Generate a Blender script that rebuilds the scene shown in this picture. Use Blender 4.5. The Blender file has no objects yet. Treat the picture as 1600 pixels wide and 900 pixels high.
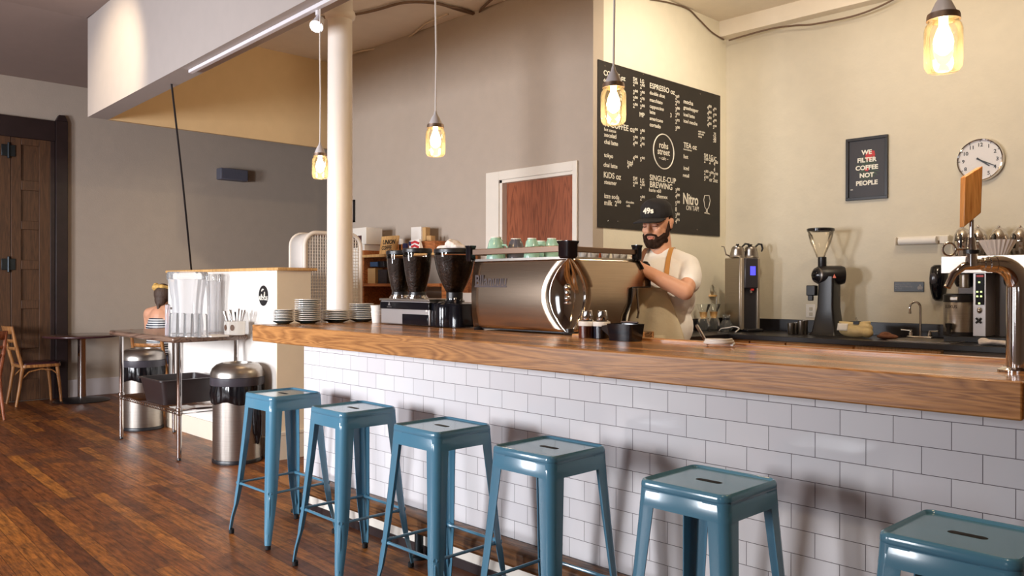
import bpy, bmesh, math, random
from mathutils import Vector, Matrix, noise
random.seed(7)
PI = math.pi
S = bpy.context.scene
COL = S.collection

# ------------------------------------------------------------------ camera
F_PX = 1287.368
CAM = Vector((4.08358, -2.56429, 1.34322))
YAW, PITCH, ROLL = 0.798413, -0.0029662, 0.0019386
_f = Vector((-math.sin(YAW) * math.cos(PITCH), math.cos(YAW) * math.cos(PITCH), math.sin(PITCH)))
_r = _f.cross(Vector((0, 0, 1))).normalized()
_u = _r.cross(_f)
RX = math.cos(ROLL) * _r + math.sin(ROLL) * _u
RY = -math.sin(ROLL) * _r + math.cos(ROLL) * _u
RZ = _f
cam = bpy.data.objects.new('camera', bpy.data.cameras.new('camera'))
COL.objects.link(cam)
M = Matrix.Identity(4)
for i in range(3):
    M[i][0], M[i][1], M[i][2], M[i][3] = RX[i], RY[i], -RZ[i], CAM[i]
cam.matrix_world = M
cam.data.sensor_width = 36
cam.data.lens = F_PX / 1600 * 36
cam.data.clip_start = 0.05
S.camera = cam

def on(px, py, ax, val):
    """the point where the sight line through a photo pixel meets the plane axis=val"""
    d = RX * ((px - 800) / F_PX) + RY * ((450 - py) / F_PX) + RZ
    t = (val - CAM[ax]) / d[ax]
    return CAM + d * t

def dep(px, py, d):
    return CAM + (RX * ((px - 800) / F_PX) + RY * ((450 - py) / F_PX) + RZ) * d

# ------------------------------------------------------------------ view and light
S.view_settings.view_transform = 'Standard'
S.view_settings.look = 'None'
S.view_settings.exposure = 0.0
S.view_settings.gamma = 1
S.view_settings.use_curve_mapping = False
w = bpy.data.worlds.new('world'); S.world = w; w.use_nodes = True
w.node_tree.nodes['Background'].inputs[0].default_value = (0.75, 0.85, 1, 1)
w.node_tree.nodes['Background'].inputs[1].default_value = 0.12
S.cycles.max_bounces = 8
S.cycles.diffuse_bounces = 4
S.cycles.glossy_bounces = 4
S.cycles.transparent_max_bounces = 24
S.cycles.sample_clamp_indirect = 4
S.cycles.use_denoising = True

def area(name, loc, target, sx, sy, power, color, spread=180):
    l = bpy.data.lights.new(name, 'AREA'); l.shape = 'RECTANGLE'; l.size = sx; l.size_y = sy
    l.energy = power; l.color = color; l.spread = math.radians(spread)
    o = bpy.data.objects.new(name, l); COL.objects.link(o)
    o.location = loc
    o.rotation_euler = (Vector(target) - Vector(loc)).to_track_quat('-Z', 'Y').to_euler()
    return o

def spot(name, loc, target, power, color, size=40, blend=0.5, rad=0.04):
    l = bpy.data.lights.new(name, 'SPOT'); l.energy = power; l.color = color
    l.spot_size = math.radians(size); l.spot_blend = blend; l.shadow_soft_size = rad
    o = bpy.data.objects.new(name, l); COL.objects.link(o)
    o.location = loc
    o.rotation_euler = (Vector(target) - Vector(loc)).to_track_quat('-Z', 'Y').to_euler()
    return o

WARM = (1.0, 0.70, 0.40)
# daylight through the shop windows on the street side (wall_front holds the openings)
area('window_daylight', (0.3, -6.15, 1.7), (-1.7, 0, 0.7), 1.05, 1.2, 150, (0.93, 0.95, 1.0), 112)
area('window_daylight_left', (-2.55, -6.15, 1.55), (-3.4, 0, 0.8), 1.2, 1.6, 210, (0.90, 0.93, 1.0), 130)
area('window_daylight_right', (3.7, -6.15, 2.1), (2.5, 0, 1.0), 1.0, 1.6, 10, (0.90, 0.95, 1.0))
# unseen fill lights for the bar ceiling, then a seating light and spots
lamp = bpy.data.lights.new('bar_ceiling_fill', 'POINT'); lamp.energy = 17; lamp.color = (1.0, 0.76, 0.50); lamp.shadow_soft_size = 0.12  # point light without a fixture, added to lift the bar ceiling
lamp_o = bpy.data.objects.new('bar_ceiling_fill', lamp); COL.objects.link(lamp_o); lamp_o.location = (-1.5, 0.75, 3.7)
lamp2 = bpy.data.lights.new('back_ceiling_fill', 'POINT'); lamp2.energy = 62; lamp2.color = (1.0, 0.84, 0.62); lamp2.shadow_soft_size = 0.15  # added out of view to brighten the ceiling and upper back wall
lamp2_o = bpy.data.objects.new('back_ceiling_fill', lamp2); COL.objects.link(lamp2_o); lamp2_o.location = (2.0, 3.2, 3.6)
area('ceiling_light_seats', (0.5, -3.2, 3.95), (0.5, -3.2, 0), 3.0, 1.5, 8, (1.0, 0.80, 0.62))
spot('spot_seats', (3.6, -1.7, 3.85), (3.7, -0.2, 0.4), 80, (1.0, 0.80, 0.58), 60, 0.8)
spot('spot_bulkhead', (-3.1, -1.25, 3.88), (-3.75, 0.10, 3.15), 190, (1.0, 0.82, 0.56), 66, 0.85)
spot('end_panel_fill', (-0.8, 1.1, 3.9), (-4.65, 2.0, 2.9), 55, (1.0, 0.78, 0.50), 60, 0.9)  # unseen spot added to brighten the ochre end panel
spot('spot_menu', (1.15, 3.05, 3.85), (-0.48, 3.65, 2.75), 145, (1.0, 0.88, 0.70), 100, 0.9)
spot('track_spot_right', (3.0, 0.0, 2.9), (1.62, 0.95, 1.35), 130, (1.0, 0.84, 0.64), 50, 0.8)
spot('spot_back_wall', (1.0, 2.0, 3.9), (0.5, 4.95, 3.1), 40, (1.0, 0.88, 0.72), 66, 0.9)
spot('spot_back_wall_right', (2.6, 1.6, 3.9), (1.7, 4.95, 2.5), 30, (1.0, 0.88, 0.74), 62, 0.9)
spot('machine_reflection_fill', (3.6, 2.0, 3.9), (4.7, 4.95, 1.7), 480, (1.0, 0.88, 0.72), 70, 0.9)  # added out of view so the machine's steel side reflects a bright wall

# ------------------------------------------------------------------ materials
def lin(c):
    return tuple((x / 12.92 if x <= 0.04045 else ((x + 0.055) / 1.055) ** 2.4) for x in c)
def rgb(r, g, b):
    return lin((r / 255, g / 255, b / 255))
MATS = {}
def mat(name, col=(0.8, 0.8, 0.8), rough=0.5, metal=0.0, var=0.0, scale=8.0, bump=0.0, bscale=60.0,
        coat=0.0, emis=None, estr=0.0, spec=0.5, stretch=None, sheen=0.0, aniso=0.0):
    if name in MATS: return MATS[name]
    m = bpy.data.materials.new(name); m.use_nodes = True; nt = m.node_tree
    b = nt.nodes['Principled BSDF']
    b.inputs['Base Color'].default_value = (*col, 1)
    b.inputs['Roughness'].default_value = rough
    b.inputs['Metallic'].default_value = metal
    b.inputs['Specular IOR Level'].default_value = spec
    b.inputs['Coat Weight'].default_value = coat
    b.inputs['Coat Roughness'].default_value = 0.08
    b.inputs['Sheen Weight'].default_value = sheen
    b.inputs['Anisotropic'].default_value = aniso
    if emis:
        b.inputs['Emission Color'].default_value = (*emis, 1); b.inputs['Emission Strength'].default_value = estr
    tc = nt.nodes.new('ShaderNodeTexCoord')
    src = tc.outputs['Object']
    if stretch:
        mp = nt.nodes.new('ShaderNodeMapping'); mp.inputs['Scale'].default_value = stretch
        nt.links.new(src, mp.inputs[0]); src = mp.outputs[0]
    n = nt.nodes.new('ShaderNodeTexNoise'); n.inputs['Scale'].default_value = scale; n.inputs['Detail'].default_value = 4
    nt.links.new(src, n.inputs['Vector'])
    r = nt.nodes.new('ShaderNodeValToRGB')
    v = var if var else 0.02
    r.color_ramp.elements[0].position = 0.3; r.color_ramp.elements[1].position = 0.7
    r.color_ramp.elements[0].color = (*[c * (1 - v) for c in col], 1)
    r.color_ramp.elements[1].color = (*[min(1, c * (1 + v)) for c in col], 1)
    nt.links.new(n.outputs['Fac'], r.inputs[0]); nt.links.new(r.outputs[0], b.inputs['Base Color'])
    if bump:
        n2 = nt.nodes.new('ShaderNodeTexNoise'); n2.inputs['Scale'].default_value = bscale; n2.inputs['Detail'].default_value = 5
        nt.links.new(src, n2.inputs['Vector'])
        bp = nt.nodes.new('ShaderNodeBump'); bp.inputs['Strength'].default_value = bump; bp.inputs['Distance'].default_value = 0.01
        nt.links.new(n2.outputs['Fac'], bp.inputs['Height']); nt.links.new(bp.outputs[0], b.inputs['Normal'])
    MATS[name] = m
    return m

def glass(name, tint=(0.96, 0.97, 0.97), refl=1.0, ior=1.45, rough=0.02, body=0.0, bodycol=(1, 1, 1)):
    if name in MATS: return MATS[name]
    m = bpy.data.materials.new(name); m.use_nodes = True; nt = m.node_tree; nt.nodes.clear()
    out = nt.nodes.new('ShaderNodeOutputMaterial')
    tr = nt.nodes.new('ShaderNodeBsdfTransparent'); tr.inputs[0].default_value = (*tint, 1)
    gl = nt.nodes.new('ShaderNodeBsdfGlossy'); gl.inputs['Roughness'].default_value = rough
    fr = nt.nodes.new('ShaderNodeFresnel'); fr.inputs[0].default_value = ior
    mx = nt.nodes.new('ShaderNodeMixShader')
    nt.links.new(fr.outputs[0], mx.inputs[0]); nt.links.new(tr.outputs[0], mx.inputs[1]); nt.links.new(gl.outputs[0], mx.inputs[2])
    last = mx.outputs[0]
    if body:
        df = nt.nodes.new('ShaderNodeBsdfDiffuse'); df.inputs[0].default_value = (*bodycol, 1)
        m2 = nt.nodes.new('ShaderNodeMixShader'); m2.inputs[0].default_value = body
        nt.links.new(last, m2.inputs[1]); nt.links.new(df.outputs[0], m2.inputs[2]); last = m2.outputs[0]
    nt.links.new(last, out.inputs[0])
    MATS[name] = m
    return m

def wood(name, dark, light, axis='X', scale=1.0, rough=0.4, coat=0.0, rings=9.0, plank=0.0, contrast=1.0):
    """oak-like grain running along one axis (object space)"""
    if name in MATS: return MATS[name]
    m = bpy.data.materials.new(name); m.use_nodes = True; nt = m.node_tree; b = nt.nodes['Principled BSDF']
    b.inputs['Roughness'].default_value = rough; b.inputs['Coat Weight'].default_value = coat; b.inputs['Coat Roughness'].default_value = 0.12
    tc = nt.nodes.new('ShaderNodeTexCoord'); mp = nt.nodes.new('ShaderNodeMapping')
    s = {'X': (0.55, 5.0, 7.0), 'Y': (5.0, 0.55, 7.0), 'Z': (5.0, 7.0, 0.55)}[axis]
    mp.inputs['Scale'].default_value = tuple(k * scale for k in s)
    nt.links.new(tc.outputs['Object'], mp.inputs[0])
    n1 = nt.nodes.new('ShaderNodeTexNoise'); n1.inputs['Scale'].default_value = 1.3; n1.inputs['Detail'].default_value = 2; n1.inputs['Distortion'].default_value = 0.6
    nt.links.new(mp.outputs[0], n1.inputs['Vector'])
    mu = nt.nodes.new('ShaderNodeMath'); mu.operation = 'MULTIPLY'; mu.inputs[1].default_value = rings
    nt.links.new(n1.outputs['Fac'], mu.inputs[0])
    fr = nt.nodes.new('ShaderNodeMath'); fr.operation = 'PINGPONG'; fr.inputs[1].default_value = 0.5
    nt.links.new(mu.outputs[0], fr.inputs[0])
    mp2 = nt.nodes.new('ShaderNodeMapping'); mp2.inputs['Scale'].default_value = tuple(k * scale * 9 for k in s)
    nt.links.new(tc.outputs['Object'], mp2.inputs[0])
    n2 = nt.nodes.new('ShaderNodeTexNoise'); n2.inputs['Scale'].default_value = 2.0; n2.inputs['Detail'].default_value = 5
    nt.links.new(mp2.outputs[0], n2.inputs['Vector'])
    ad = nt.nodes.new('ShaderNodeMath'); ad.operation = 'MULTIPLY_ADD'; ad.inputs[1].default_value = 1.3 * contrast; ad.inputs[2].default_value = 0
    nt.links.new(fr.outputs[0], ad.inputs[0])
    ad2 = nt.nodes.new('ShaderNodeMath'); ad2.operation = 'MULTIPLY_ADD'; ad2.inputs[1].default_value = 0.75
    nt.links.new(n2.outputs['Fac'], ad2.inputs[0]); nt.links.new(ad.outputs[0], ad2.inputs[2])
    r = nt.nodes.new('ShaderNodeValToRGB')
    r.color_ramp.elements[0].position = 0.25; r.color_ramp.elements[1].position = 0.85
    r.color_ramp.elements[0].color = (*dark, 1); r.color_ramp.elements[1].color = (*light, 1)
    nt.links.new(ad2.outputs[0], r.inputs[0]); col = r.outputs[0]
    if plank:
        sx = nt.nodes.new('ShaderNodeSeparateXYZ'); nt.links.new(tc.outputs['Object'], sx.inputs[0])
        dv = nt.nodes.new('ShaderNodeMath'); dv.operation = 'DIVIDE'; dv.inputs[1].default_value = plank
        nt.links.new(sx.outputs['Y'], dv.inputs[0])
        fl = nt.nodes.new('ShaderNodeMath'); fl.operation = 'FLOOR'; nt.links.new(dv.outputs[0], fl.inputs[0])
        wn = nt.nodes.new('ShaderNodeTexWhiteNoise'); wn.noise_dimensions = '1D'; nt.links.new(fl.outputs[0], wn.inputs['W'])
        hs = nt.nodes.new('ShaderNodeHueSaturation')
        mr = nt.nodes.new('ShaderNodeMapRange'); mr.inputs[3].default_value = 0.45; mr.inputs[4].default_value = 1.35
        nt.links.new(wn.outputs['Value'], mr.inputs[0]); nt.links.new(mr.outputs[0], hs.inputs['Value'])
        nt.links.new(col, hs.inputs['Color']); col = hs.outputs[0]
    nt.links.new(col, b.inputs['Base Color'])
    bp = nt.nodes.new('ShaderNodeBump'); bp.inputs['Strength'].default_value = 0.08; bp.inputs['Distance'].default_value = 0.004
    nt.links.new(n2.outputs['Fac'], bp.inputs['Height']); nt.links.new(bp.outputs[0], b.inputs['Normal'])
    MATS[name] = m
    return m

def floor_mat():
    m = bpy.data.materials.new('old_plank_floor'); m.use_nodes = True; nt = m.node_tree; b = nt.nodes['Principled BSDF']
    tc = nt.nodes.new('ShaderNodeTexCoord'); mp = nt.nodes.new('ShaderNodeMapping')
    mp.inputs['Rotation'].default_value = (0, 0, math.radians(2.7)); mp.inputs['Location'].default_value = (40, 40.03, 0)
    nt.links.new(tc.outputs['Object'], mp.inputs[0])
    br = nt.nodes.new('ShaderNodeTexBrick'); br.offset = 0.37; br.offset_frequency = 2
    br.inputs['Scale'].default_value = 1; br.inputs['Brick Width'].default_value = 1.7; br.inputs['Row Height'].default_value = 0.084
    br.inputs['Mortar Size'].default_value = 0.0012; br.inputs['Mortar Smooth'].default_value = 0.3; br.inputs['Bias'].default_value = 0
    br.inputs['Color1'].default_value = (0, 0, 0, 1); br.inputs['Color2'].default_value = (1, 1, 1, 1); br.inputs['Mortar'].default_value = (0.5, 0.5, 0.5, 1)
    nt.links.new(mp.outputs[0], br.inputs['Vector'])
    r = nt.nodes.new('ShaderNodeValToRGB'); e = r.color_ramp.elements
    e[0].position = 0; e[0].color = (*rgb(100, 56, 30), 1); e[1].position = 1; e[1].color = (*rgb(166, 104, 44), 1)
    a = e.new(0.35); a.color = (*rgb(120, 68, 34), 1); a = e.new(0.65); a.color = (*rgb(144, 86, 38), 1)
    nt.links.new(br.outputs['Color'], r.inputs[0])
    mp2 = nt.nodes.new('ShaderNodeMapping'); mp2.inputs['Scale'].default_value = (3.5, 30, 1); mp2.inputs['Rotation'].default_value = (0, 0, math.radians(2.7))
    nt.links.new(tc.outputs['Object'], mp2.inputs[0])
    n = nt.nodes.new('ShaderNodeTexNoise'); n.inputs['Scale'].default_value = 1.6; n.inputs['Detail'].default_value = 8; n.inputs['Roughness'].default_value = 0.7
    nt.links.new(mp2.outputs[0], n.inputs['Vector'])
    r2 = nt.nodes.new('ShaderNodeValToRGB'); r2.color_ramp.elements[0].position = 0.36; r2.color_ramp.elements[1].position = 0.66
    r2.color_ramp.elements[0].color = (0.38, 0.36, 0.36, 1); r2.color_ramp.elements[1].color = (1.6, 1.55, 1.45, 1)
    nt.links.new(n.outputs['Fac'], r2.inputs[0])
    mx = nt.nodes.new('ShaderNodeMix'); mx.data_type = 'RGBA'; mx.blend_type = 'MULTIPLY'; mx.inputs[0].default_value = 1
    nt.links.new(r.outputs[0], mx.inputs[6]); nt.links.new(r2.outputs[0], mx.inputs[7])
    # worn grey patches
    n3 = nt.nodes.new('ShaderNodeTexNoise'); n3.inputs['Scale'].default_value = 3.4; n3.inputs['Detail'].default_value = 7; n3.inputs['Roughness'].default_value = 0.72
    nt.links.new(tc.outputs['Object'], n3.inputs['Vector'])
    r3 = nt.nodes.new('ShaderNodeValToRGB'); r3.color_ramp.elements[0].position = 0.48; r3.color_ramp.elements[1].position = 0.64
    nt.links.new(n3.outputs['Fac'], r3.inputs[0])
    mx2 = nt.nodes.new('ShaderNodeMix'); mx2.data_type = 'RGBA'
    ml = nt.nodes.new('ShaderNodeMath'); ml.operation = 'MULTIPLY'; ml.inputs[1].default_value = 0.55
    nt.links.new(r3.outputs[0], ml.inputs[0]); nt.links.new(ml.outputs[0], mx2.inputs[0])
    nt.links.new(mx.outputs[2], mx2.inputs[6]); mx2.inputs[7].default_value = (*rgb(66, 46, 38), 1)
    mx3 = nt.nodes.new('ShaderNodeMix'); mx3.data_type = 'RGBA'
    nt.links.new(br.outputs['Fac'], mx3.inputs[0]); nt.links.new(mx2.outputs[2], mx3.inputs[6]); mx3.inputs[7].default_value = (*rgb(30, 18, 14), 1)
    nt.links.new(mx3.outputs[2], b.inputs['Base Color'])
    rr = nt.nodes.new('ShaderNodeMapRange'); rr.inputs[3].default_value = 0.30; rr.inputs[4].default_value = 0.55; b.inputs['Specular IOR Level'].default_value = 0.4
    nt.links.new(n3.outputs['Fac'], rr.inputs[0]); nt.links.new(rr.outputs[0], b.inputs['Roughness'])
    bp = nt.nodes.new('ShaderNodeBump'); bp.inputs['Strength'].default_value = 0.25; bp.inputs['Distance'].default_value = 0.004
    sb = nt.nodes.new('ShaderNodeMath'); sb.operation = 'SUBTRACT'
    nt.links.new(n.outputs['Fac'], sb.inputs[0]); nt.links.new(br.outputs['Fac'], sb.inputs[1])
    nt.links.new(sb.outputs[0], bp.inputs['Height']); nt.links.new(bp.outputs[0], b.inputs['Normal'])
    return m

def tile_mat():
    W, H, X0, Z1 = 0.163496, 0.081960, -0.083413, 0.952351
    m = bpy.data.materials.new('white_subway_tile'); m.use_nodes = True; nt = m.node_tree; b = nt.nodes['Principled BSDF']
    tc = nt.nodes.new('ShaderNodeTexCoord'); sx = nt.nodes.new('ShaderNodeSeparateXYZ'); nt.links.new(tc.outputs['Object'], sx.inputs[0])
    ax = nt.nodes.new('ShaderNodeMath'); ax.inputs[1].default_value = -X0 - 0.5 * W + 40 * W; nt.links.new(sx.outputs['X'], ax.inputs[0])
    az = nt.nodes.new('ShaderNodeMath'); az.inputs[1].default_value = -Z1 + 20 * H; nt.links.new(sx.outputs['Z'], az.inputs[0])
    cb = nt.nodes.new('ShaderNodeCombineXYZ'); nt.links.new(ax.outputs[0], cb.inputs[0]); nt.links.new(az.outputs[0], cb.inputs[1])
    br = nt.nodes.new('ShaderNodeTexBrick'); br.offset = 0.5; br.offset_frequency = 2
    br.inputs['Scale'].default_value = 1; br.inputs['Brick Width'].default_value = W; br.inputs['Row Height'].default_value = H
    br.inputs['Mortar Size'].default_value = 0.0013; br.inputs['Mortar Smooth'].default_value = 0.4
    br.inputs['Color1'].default_value = (*rgb(226, 222, 224), 1); br.inputs['Color2'].default_value = (*rgb(234, 231, 232), 1); br.inputs['Mortar'].default_value = (*rgb(105, 95, 100), 1)
    nt.links.new(cb.outputs[0], br.inputs['Vector']); nt.links.new(br.outputs['Color'], b.inputs['Base Color'])
    rm = nt.nodes.new('ShaderNodeMapRange'); rm.inputs[3].default_value = 0.12; rm.inputs[4].default_value = 0.8
    nt.links.new(br.outputs['Fac'], rm.inputs[0]); nt.links.new(rm.outputs[0], b.inputs['Roughness'])
    n = nt.nodes.new('ShaderNodeTexNoise'); n.inputs['Scale'].default_value = 7
    nt.links.new(tc.outputs['Object'], n.inputs['Vector'])
    sb = nt.nodes.new('ShaderNodeMath'); sb.operation = 'MULTIPLY_ADD'; sb.inputs[1].default_value = -0.5
    nt.links.new(br.outputs['Fac'], sb.inputs[0]); nt.links.new(n.outputs['Fac'], sb.inputs[2])
    bp = nt.nodes.new('ShaderNodeBump'); bp.inputs['Strength'].default_value = 0.5; bp.inputs['Distance'].default_value = 0.003
    nt.links.new(sb.outputs[0], bp.inputs['Height']); nt.links.new(bp.outputs[0], b.inputs['Normal'])
    return m

GREY_PAINT = mat('greige_wall_paint', rgb(179, 165, 151), 0.85, bump=0.15, bscale=90)
CREAM_PAINT = mat('cream_wall_paint', rgb(210, 200, 180), 0.8, bump=0.55, bscale=9)
MENU_PAINT = mat('pale_cream_paint', rgb(232, 225, 206), 0.8, bump=0.1, bscale=60)
WHITE_PAINT = mat('white_paint', rgb(228, 220, 208), 0.5, bump=0.05)
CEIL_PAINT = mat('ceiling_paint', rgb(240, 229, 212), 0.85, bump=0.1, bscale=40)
BULK_PAINT = mat('bulkhead_paint', rgb(172, 162, 156), 0.8, bump=0.05, bscale=80)
GOLD_PAINT = mat('ochre_wall_paint', rgb(208, 178, 134), 0.8, bump=0.05, bscale=80)
BLACK = mat('black_plastic', rgb(24, 22, 25), 0.35)
BLACKG = mat('glossy_black_plastic', rgb(18, 18, 24), 0.12)
RUBBER = mat('black_rubber', rgb(20, 19, 21), 0.7)
STEEL = mat('brushed_steel', rgb(168, 160, 152), 0.32, 1.0, var=0.08, scale=4, stretch=(1, 1, 60))
STEELH = mat('brushed_steel_panel', rgb(182, 162, 142), 0.22, 1.0, var=0.06, scale=4, stretch=(1, 1, 60), bump=0.02, bscale=6)
CHROME = mat('chrome', rgb(214, 210, 208), 0.07, 1.0)
CHALK = mat('chalk_white', rgb(236, 230, 216), 0.9)
BOARD = mat('blackboard_slate', rgb(30, 24, 21), 0.5, var=0.25, scale=3)
BLUE = mat('blue_enamel_paint', rgb(84, 136, 162), 0.18, coat=0.4, var=0.03, scale=5)
OAK = wood('oak_edge', rgb(138, 86, 42), rgb(198, 138, 78), 'X', 1.3, 0.35, 0.3, rings=14, contrast=0.7)
OAKTOP = wood('oak_top_planks', rgb(96, 60, 36), rgb(188, 134, 82), 'X', 1.0, 0.26, 0.2, plank=0.062)
DARKWOOD = wood('dark_rail_wood', rgb(44, 26, 16), rgb(124, 82, 46), 'X', 1.5, 0.4, 0.3)
DOORWOOD = wood('red_door_veneer', rgb(112, 58, 34), rgb(150, 84, 54), 'Z', 1.6, 0.45)
OLDDOOR = wood('old_oak_door', rgb(66, 44, 30), rgb(100, 68, 44), 'Z', 1.2, 0.5, contrast=0.5)
CHAIRWOOD = wood('chair_wood', rgb(120, 74, 38), rgb(178, 122, 70), 'Z', 1.5, 0.35, 0.3)
REDWOOD = wood('reddish_chair_wood', rgb(110, 56, 34), rgb(158, 92, 60), 'Z', 1.5, 0.35, 0.3)
CABWOOD = wood('orange_cabinet_wood', rgb(176, 112, 46), rgb(220, 160, 84), 'X', 1.2, 0.5, contrast=0.5)
SHELFWOOD = wood('shelf_wood', rgb(120, 66, 30), rgb(180, 110, 58), 'X', 1.2, 0.5)
BAMBOO = wood('pale_wood', rgb(190, 140, 82), rgb(226, 182, 120), 'Z', 1.5, 0.4, contrast=0.6)
TAPWOOD = wood('tap_handle_wood', rgb(176, 112, 54), rgb(216, 152, 84), 'Z', 2.5, 0.35, 0.2, contrast=0.6)
DARKTRIM = mat('dark_stained_trim', rgb(40, 26, 26), 0.45, var=0.2)
TABLETOP = wood('dark_table_top', rgb(54, 34, 28), rgb(96, 64, 52), 'X', 1.0, 0.2, 0.5)
BUTCHER = wood('grey_table_edge', rgb(132, 112, 98), rgb(176, 154, 134), 'X', 1.2, 0.4)
PAPER = mat('paper_white', rgb(236, 230, 222), 0.8)
PORCELAIN = mat('porcelain', rgb(238, 234, 226), 0.15)
DARKGLAZE = mat('dark_green_glaze', rgb(34, 46, 46), 0.15)
MINT = mat('mint_glaze', rgb(150, 188, 172), 0.12)
SLATE = mat('slate_glaze', rgb(92, 90, 98), 0.12)
SKIN = mat('skin', rgb(214, 158, 128), 0.5, var=0.05, scale=12)
BEARD = mat('dark_beard_hair', rgb(56, 40, 33), 0.95, var=0.4, spec=0.1, scale=60, bump=0.8, bscale=260)
TEE = mat('white_cotton', rgb(244, 240, 236), 0.9, bump=0.35, bscale=14, sheen=0.2)
CANVAS = mat('khaki_canvas', rgb(200, 186, 158), 0.9, bump=1.0, bscale=9, var=0.12, scale=5)
LEATHER = mat('tan_leather', rgb(204, 148, 82), 0.5)
CAPM = mat('black_cap_cloth', rgb(30, 27, 29), 0.85)
CLEAR = glass('clear_glass')
JAR = glass('jar_glass', (1.0, 0.95, 0.84), body=0.02, bodycol=(1, 0.88, 0.66))
PLASTIC = glass('clear_plastic', (0.95, 0.95, 0.95), body=0.10)
FROST = glass('frosted_plastic', (0.92, 0.92, 0.93), body=0.30, bodycol=(0.95, 0.95, 0.96))
HOPPER = glass('smoked_hopper', (0.90, 0.87, 0.84))
AMBER = glass('pale_hopper', (0.96, 0.93, 0.87), body=0.08, bodycol=(0.9, 0.8, 0.62))
BEANS = mat('coffee_beans', rgb(44, 27, 19), 0.5, var=0.6, scale=90, bump=1.0, bscale=90)

# ------------------------------------------------------------------ mesh helpers
class MB:
    def __init__(s): s.b = bmesh.new()
    def box(s, lo, hi, rot=None):
        x0, y0, z0 = lo; x1, y1, z1 = hi
        v = [s.b.verts.new(p) for p in [(x0, y0, z0), (x1, y0, z0), (x1, y1, z0), (x0, y1, z0), (x0, y0, z1), (x1, y0, z1), (x1, y1, z1), (x0, y1, z1)]]
        for f in [(3, 2, 1, 0), (4, 5, 6, 7), (0, 1, 5, 4), (1, 2, 6, 5), (2, 3, 7, 6), (3, 0, 4, 7)]:
            s.b.faces.new([v[i] for i in f])
        if rot: s.xf(v, rot)
        return s
    def xf(s, verts, m):
        for v in verts: v.co = m @ v.co
    def cbox(s, c, d, m=None):
        s.box([c[i] - d[i] / 2 for i in range(3)], [c[i] + d[i] / 2 for i in range(3)], m); return s
    def loft(s, rings, close=True, cap0=True, cap1=True):
        R = [[s.b.verts.new(p) for p in r] for r in rings]
        n = len(R[0])
        for a, c in zip(R, R[1:]):
            for i in range(n if close else n - 1):
                j = (i + 1) % n
                s.b.faces.new((a[i], a[j], c[j], c[i]))
        if cap0: s.b.faces.new(R[0][::-1])
        if cap1: s.b.faces.new(R[-1])
        return s
    def lathe(s, prof, c=(0, 0, 0), n=28, axis=Vector((0, 0, 1)), cap=True, sx=1, sy=1):
        q = Vector((0, 0, 1)).rotation_difference(Vector(axis)).to_matrix()
        c = Vector(c); rings = []
        for r, z in prof:
            rings.append([c + q @ Vector((max(r, 1e-4) * math.cos(2 * PI * i / n) * sx, max(r, 1e-4) * math.sin(2 * PI * i / n) * sy, z)) for i in range(n)])
        s.loft(rings, True, cap, cap); return s
    def tube(s, pts, r, n=10, cap=True):
        pts = [Vector(p) for p in pts]; rs = r if isinstance(r, (list, tuple)) else [r] * len(pts)
        rings = []; prev = None
        for i, p in enumerate(pts):
            t = (pts[min(i + 1, len(pts) - 1)] - pts[max(i - 1, 0)])
            if t.length < 1e-9: t = Vector((0, 0, 1))
            t.normalize()
            if prev is None:
                a = Vector((0, 0, 1)) if abs(t.z) < 0.9 else Vector((1, 0, 0))
                u = t.cross(a).normalized()
            else:
                u = (prev - t * prev.dot(t)).normalized()
            prev = u; v = t.cross(u)
            rings.append([p + (u * math.cos(2 * PI * k / n) + v * math.sin(2 * PI * k / n)) * rs[i] for k in range(n)])
        s.loft(rings, True, cap, cap); return s
    def prism(s, poly, d, axis=1, base=0.0):
        """poly in the two other axes, extruded along axis from base to base+d"""
        def P(a, b_, t):
            o = [0, 0, 0]; k = [i for i in range(3) if i != axis]; o[k[0]] = a; o[k[1]] = b_; o[axis] = t; return o
        s.loft([[P(a, b_, base) for a, b_ in poly], [P(a, b_, base + d) for a, b_ in poly]]); return s
    def ball(s, c, r, n=16, m=10):
        r = (r, r, r) if isinstance(r, (int, float)) else r
        rings = []
        for j in range(m + 1):
            t = PI * j / m; rr = max(math.sin(t), 1e-3)
            rings.append([(c[0] + r[0] * rr * math.cos(2 * PI * i / n), c[1] + r[1] * rr * math.sin(2 * PI * i / n), c[2] - r[2] * math.cos(t)) for i in range(n)])
        s.loft(rings); return s
    def grid(s, P, nu, nv):
        V = [[s.b.verts.new(P(i / nu, j / nv)) for i in range(nu + 1)] for j in range(nv + 1)]
        for j in range(nv):
            for i in range(nu): s.b.faces.new((V[j][i], V[j][i + 1], V[j + 1][i + 1], V[j + 1][i]))
        return s
    def text(s, txt, size, matrix, ext=0.0008, align='LEFT', bold=0.0):
        cu = bpy.data.curves.new('t', 'FONT'); cu.body = txt; cu.size = size; cu.extrude = ext; cu.align_x = align; cu.offset = bold; cu.resolution_u = 3
        o = bpy.data.objects.new('t', cu); COL.objects.link(o)
        dg = bpy.context.evaluated_depsgraph_get(); me = bpy.data.meshes.new_from_object(o.evaluated_get(dg))
        me.transform(matrix); s.b.from_mesh(me)
        bpy.data.objects.remove(o); bpy.data.curves.remove(cu); bpy.data.meshes.remove(me); return s

def arc(cx, cy, r, a0, a1, n):
    return [(cx + r * math.cos(a0 + (a1 - a0) * i / n), cy + r * math.sin(a0 + (a1 - a0) * i / n)) for i in range(n + 1)]
def rrect(hx, hy, r, n=5, cx=0, cy=0):
    o = []
    for sx, sy, a in ((1, 1, 0), (-1, 1, PI / 2), (-1, -1, PI), (1, -1, 1.5 * PI)):
        o += arc(cx + sx * (hx - r), cy + sy * (hy - r), r, a, a + PI / 2, n)
    return o

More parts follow.
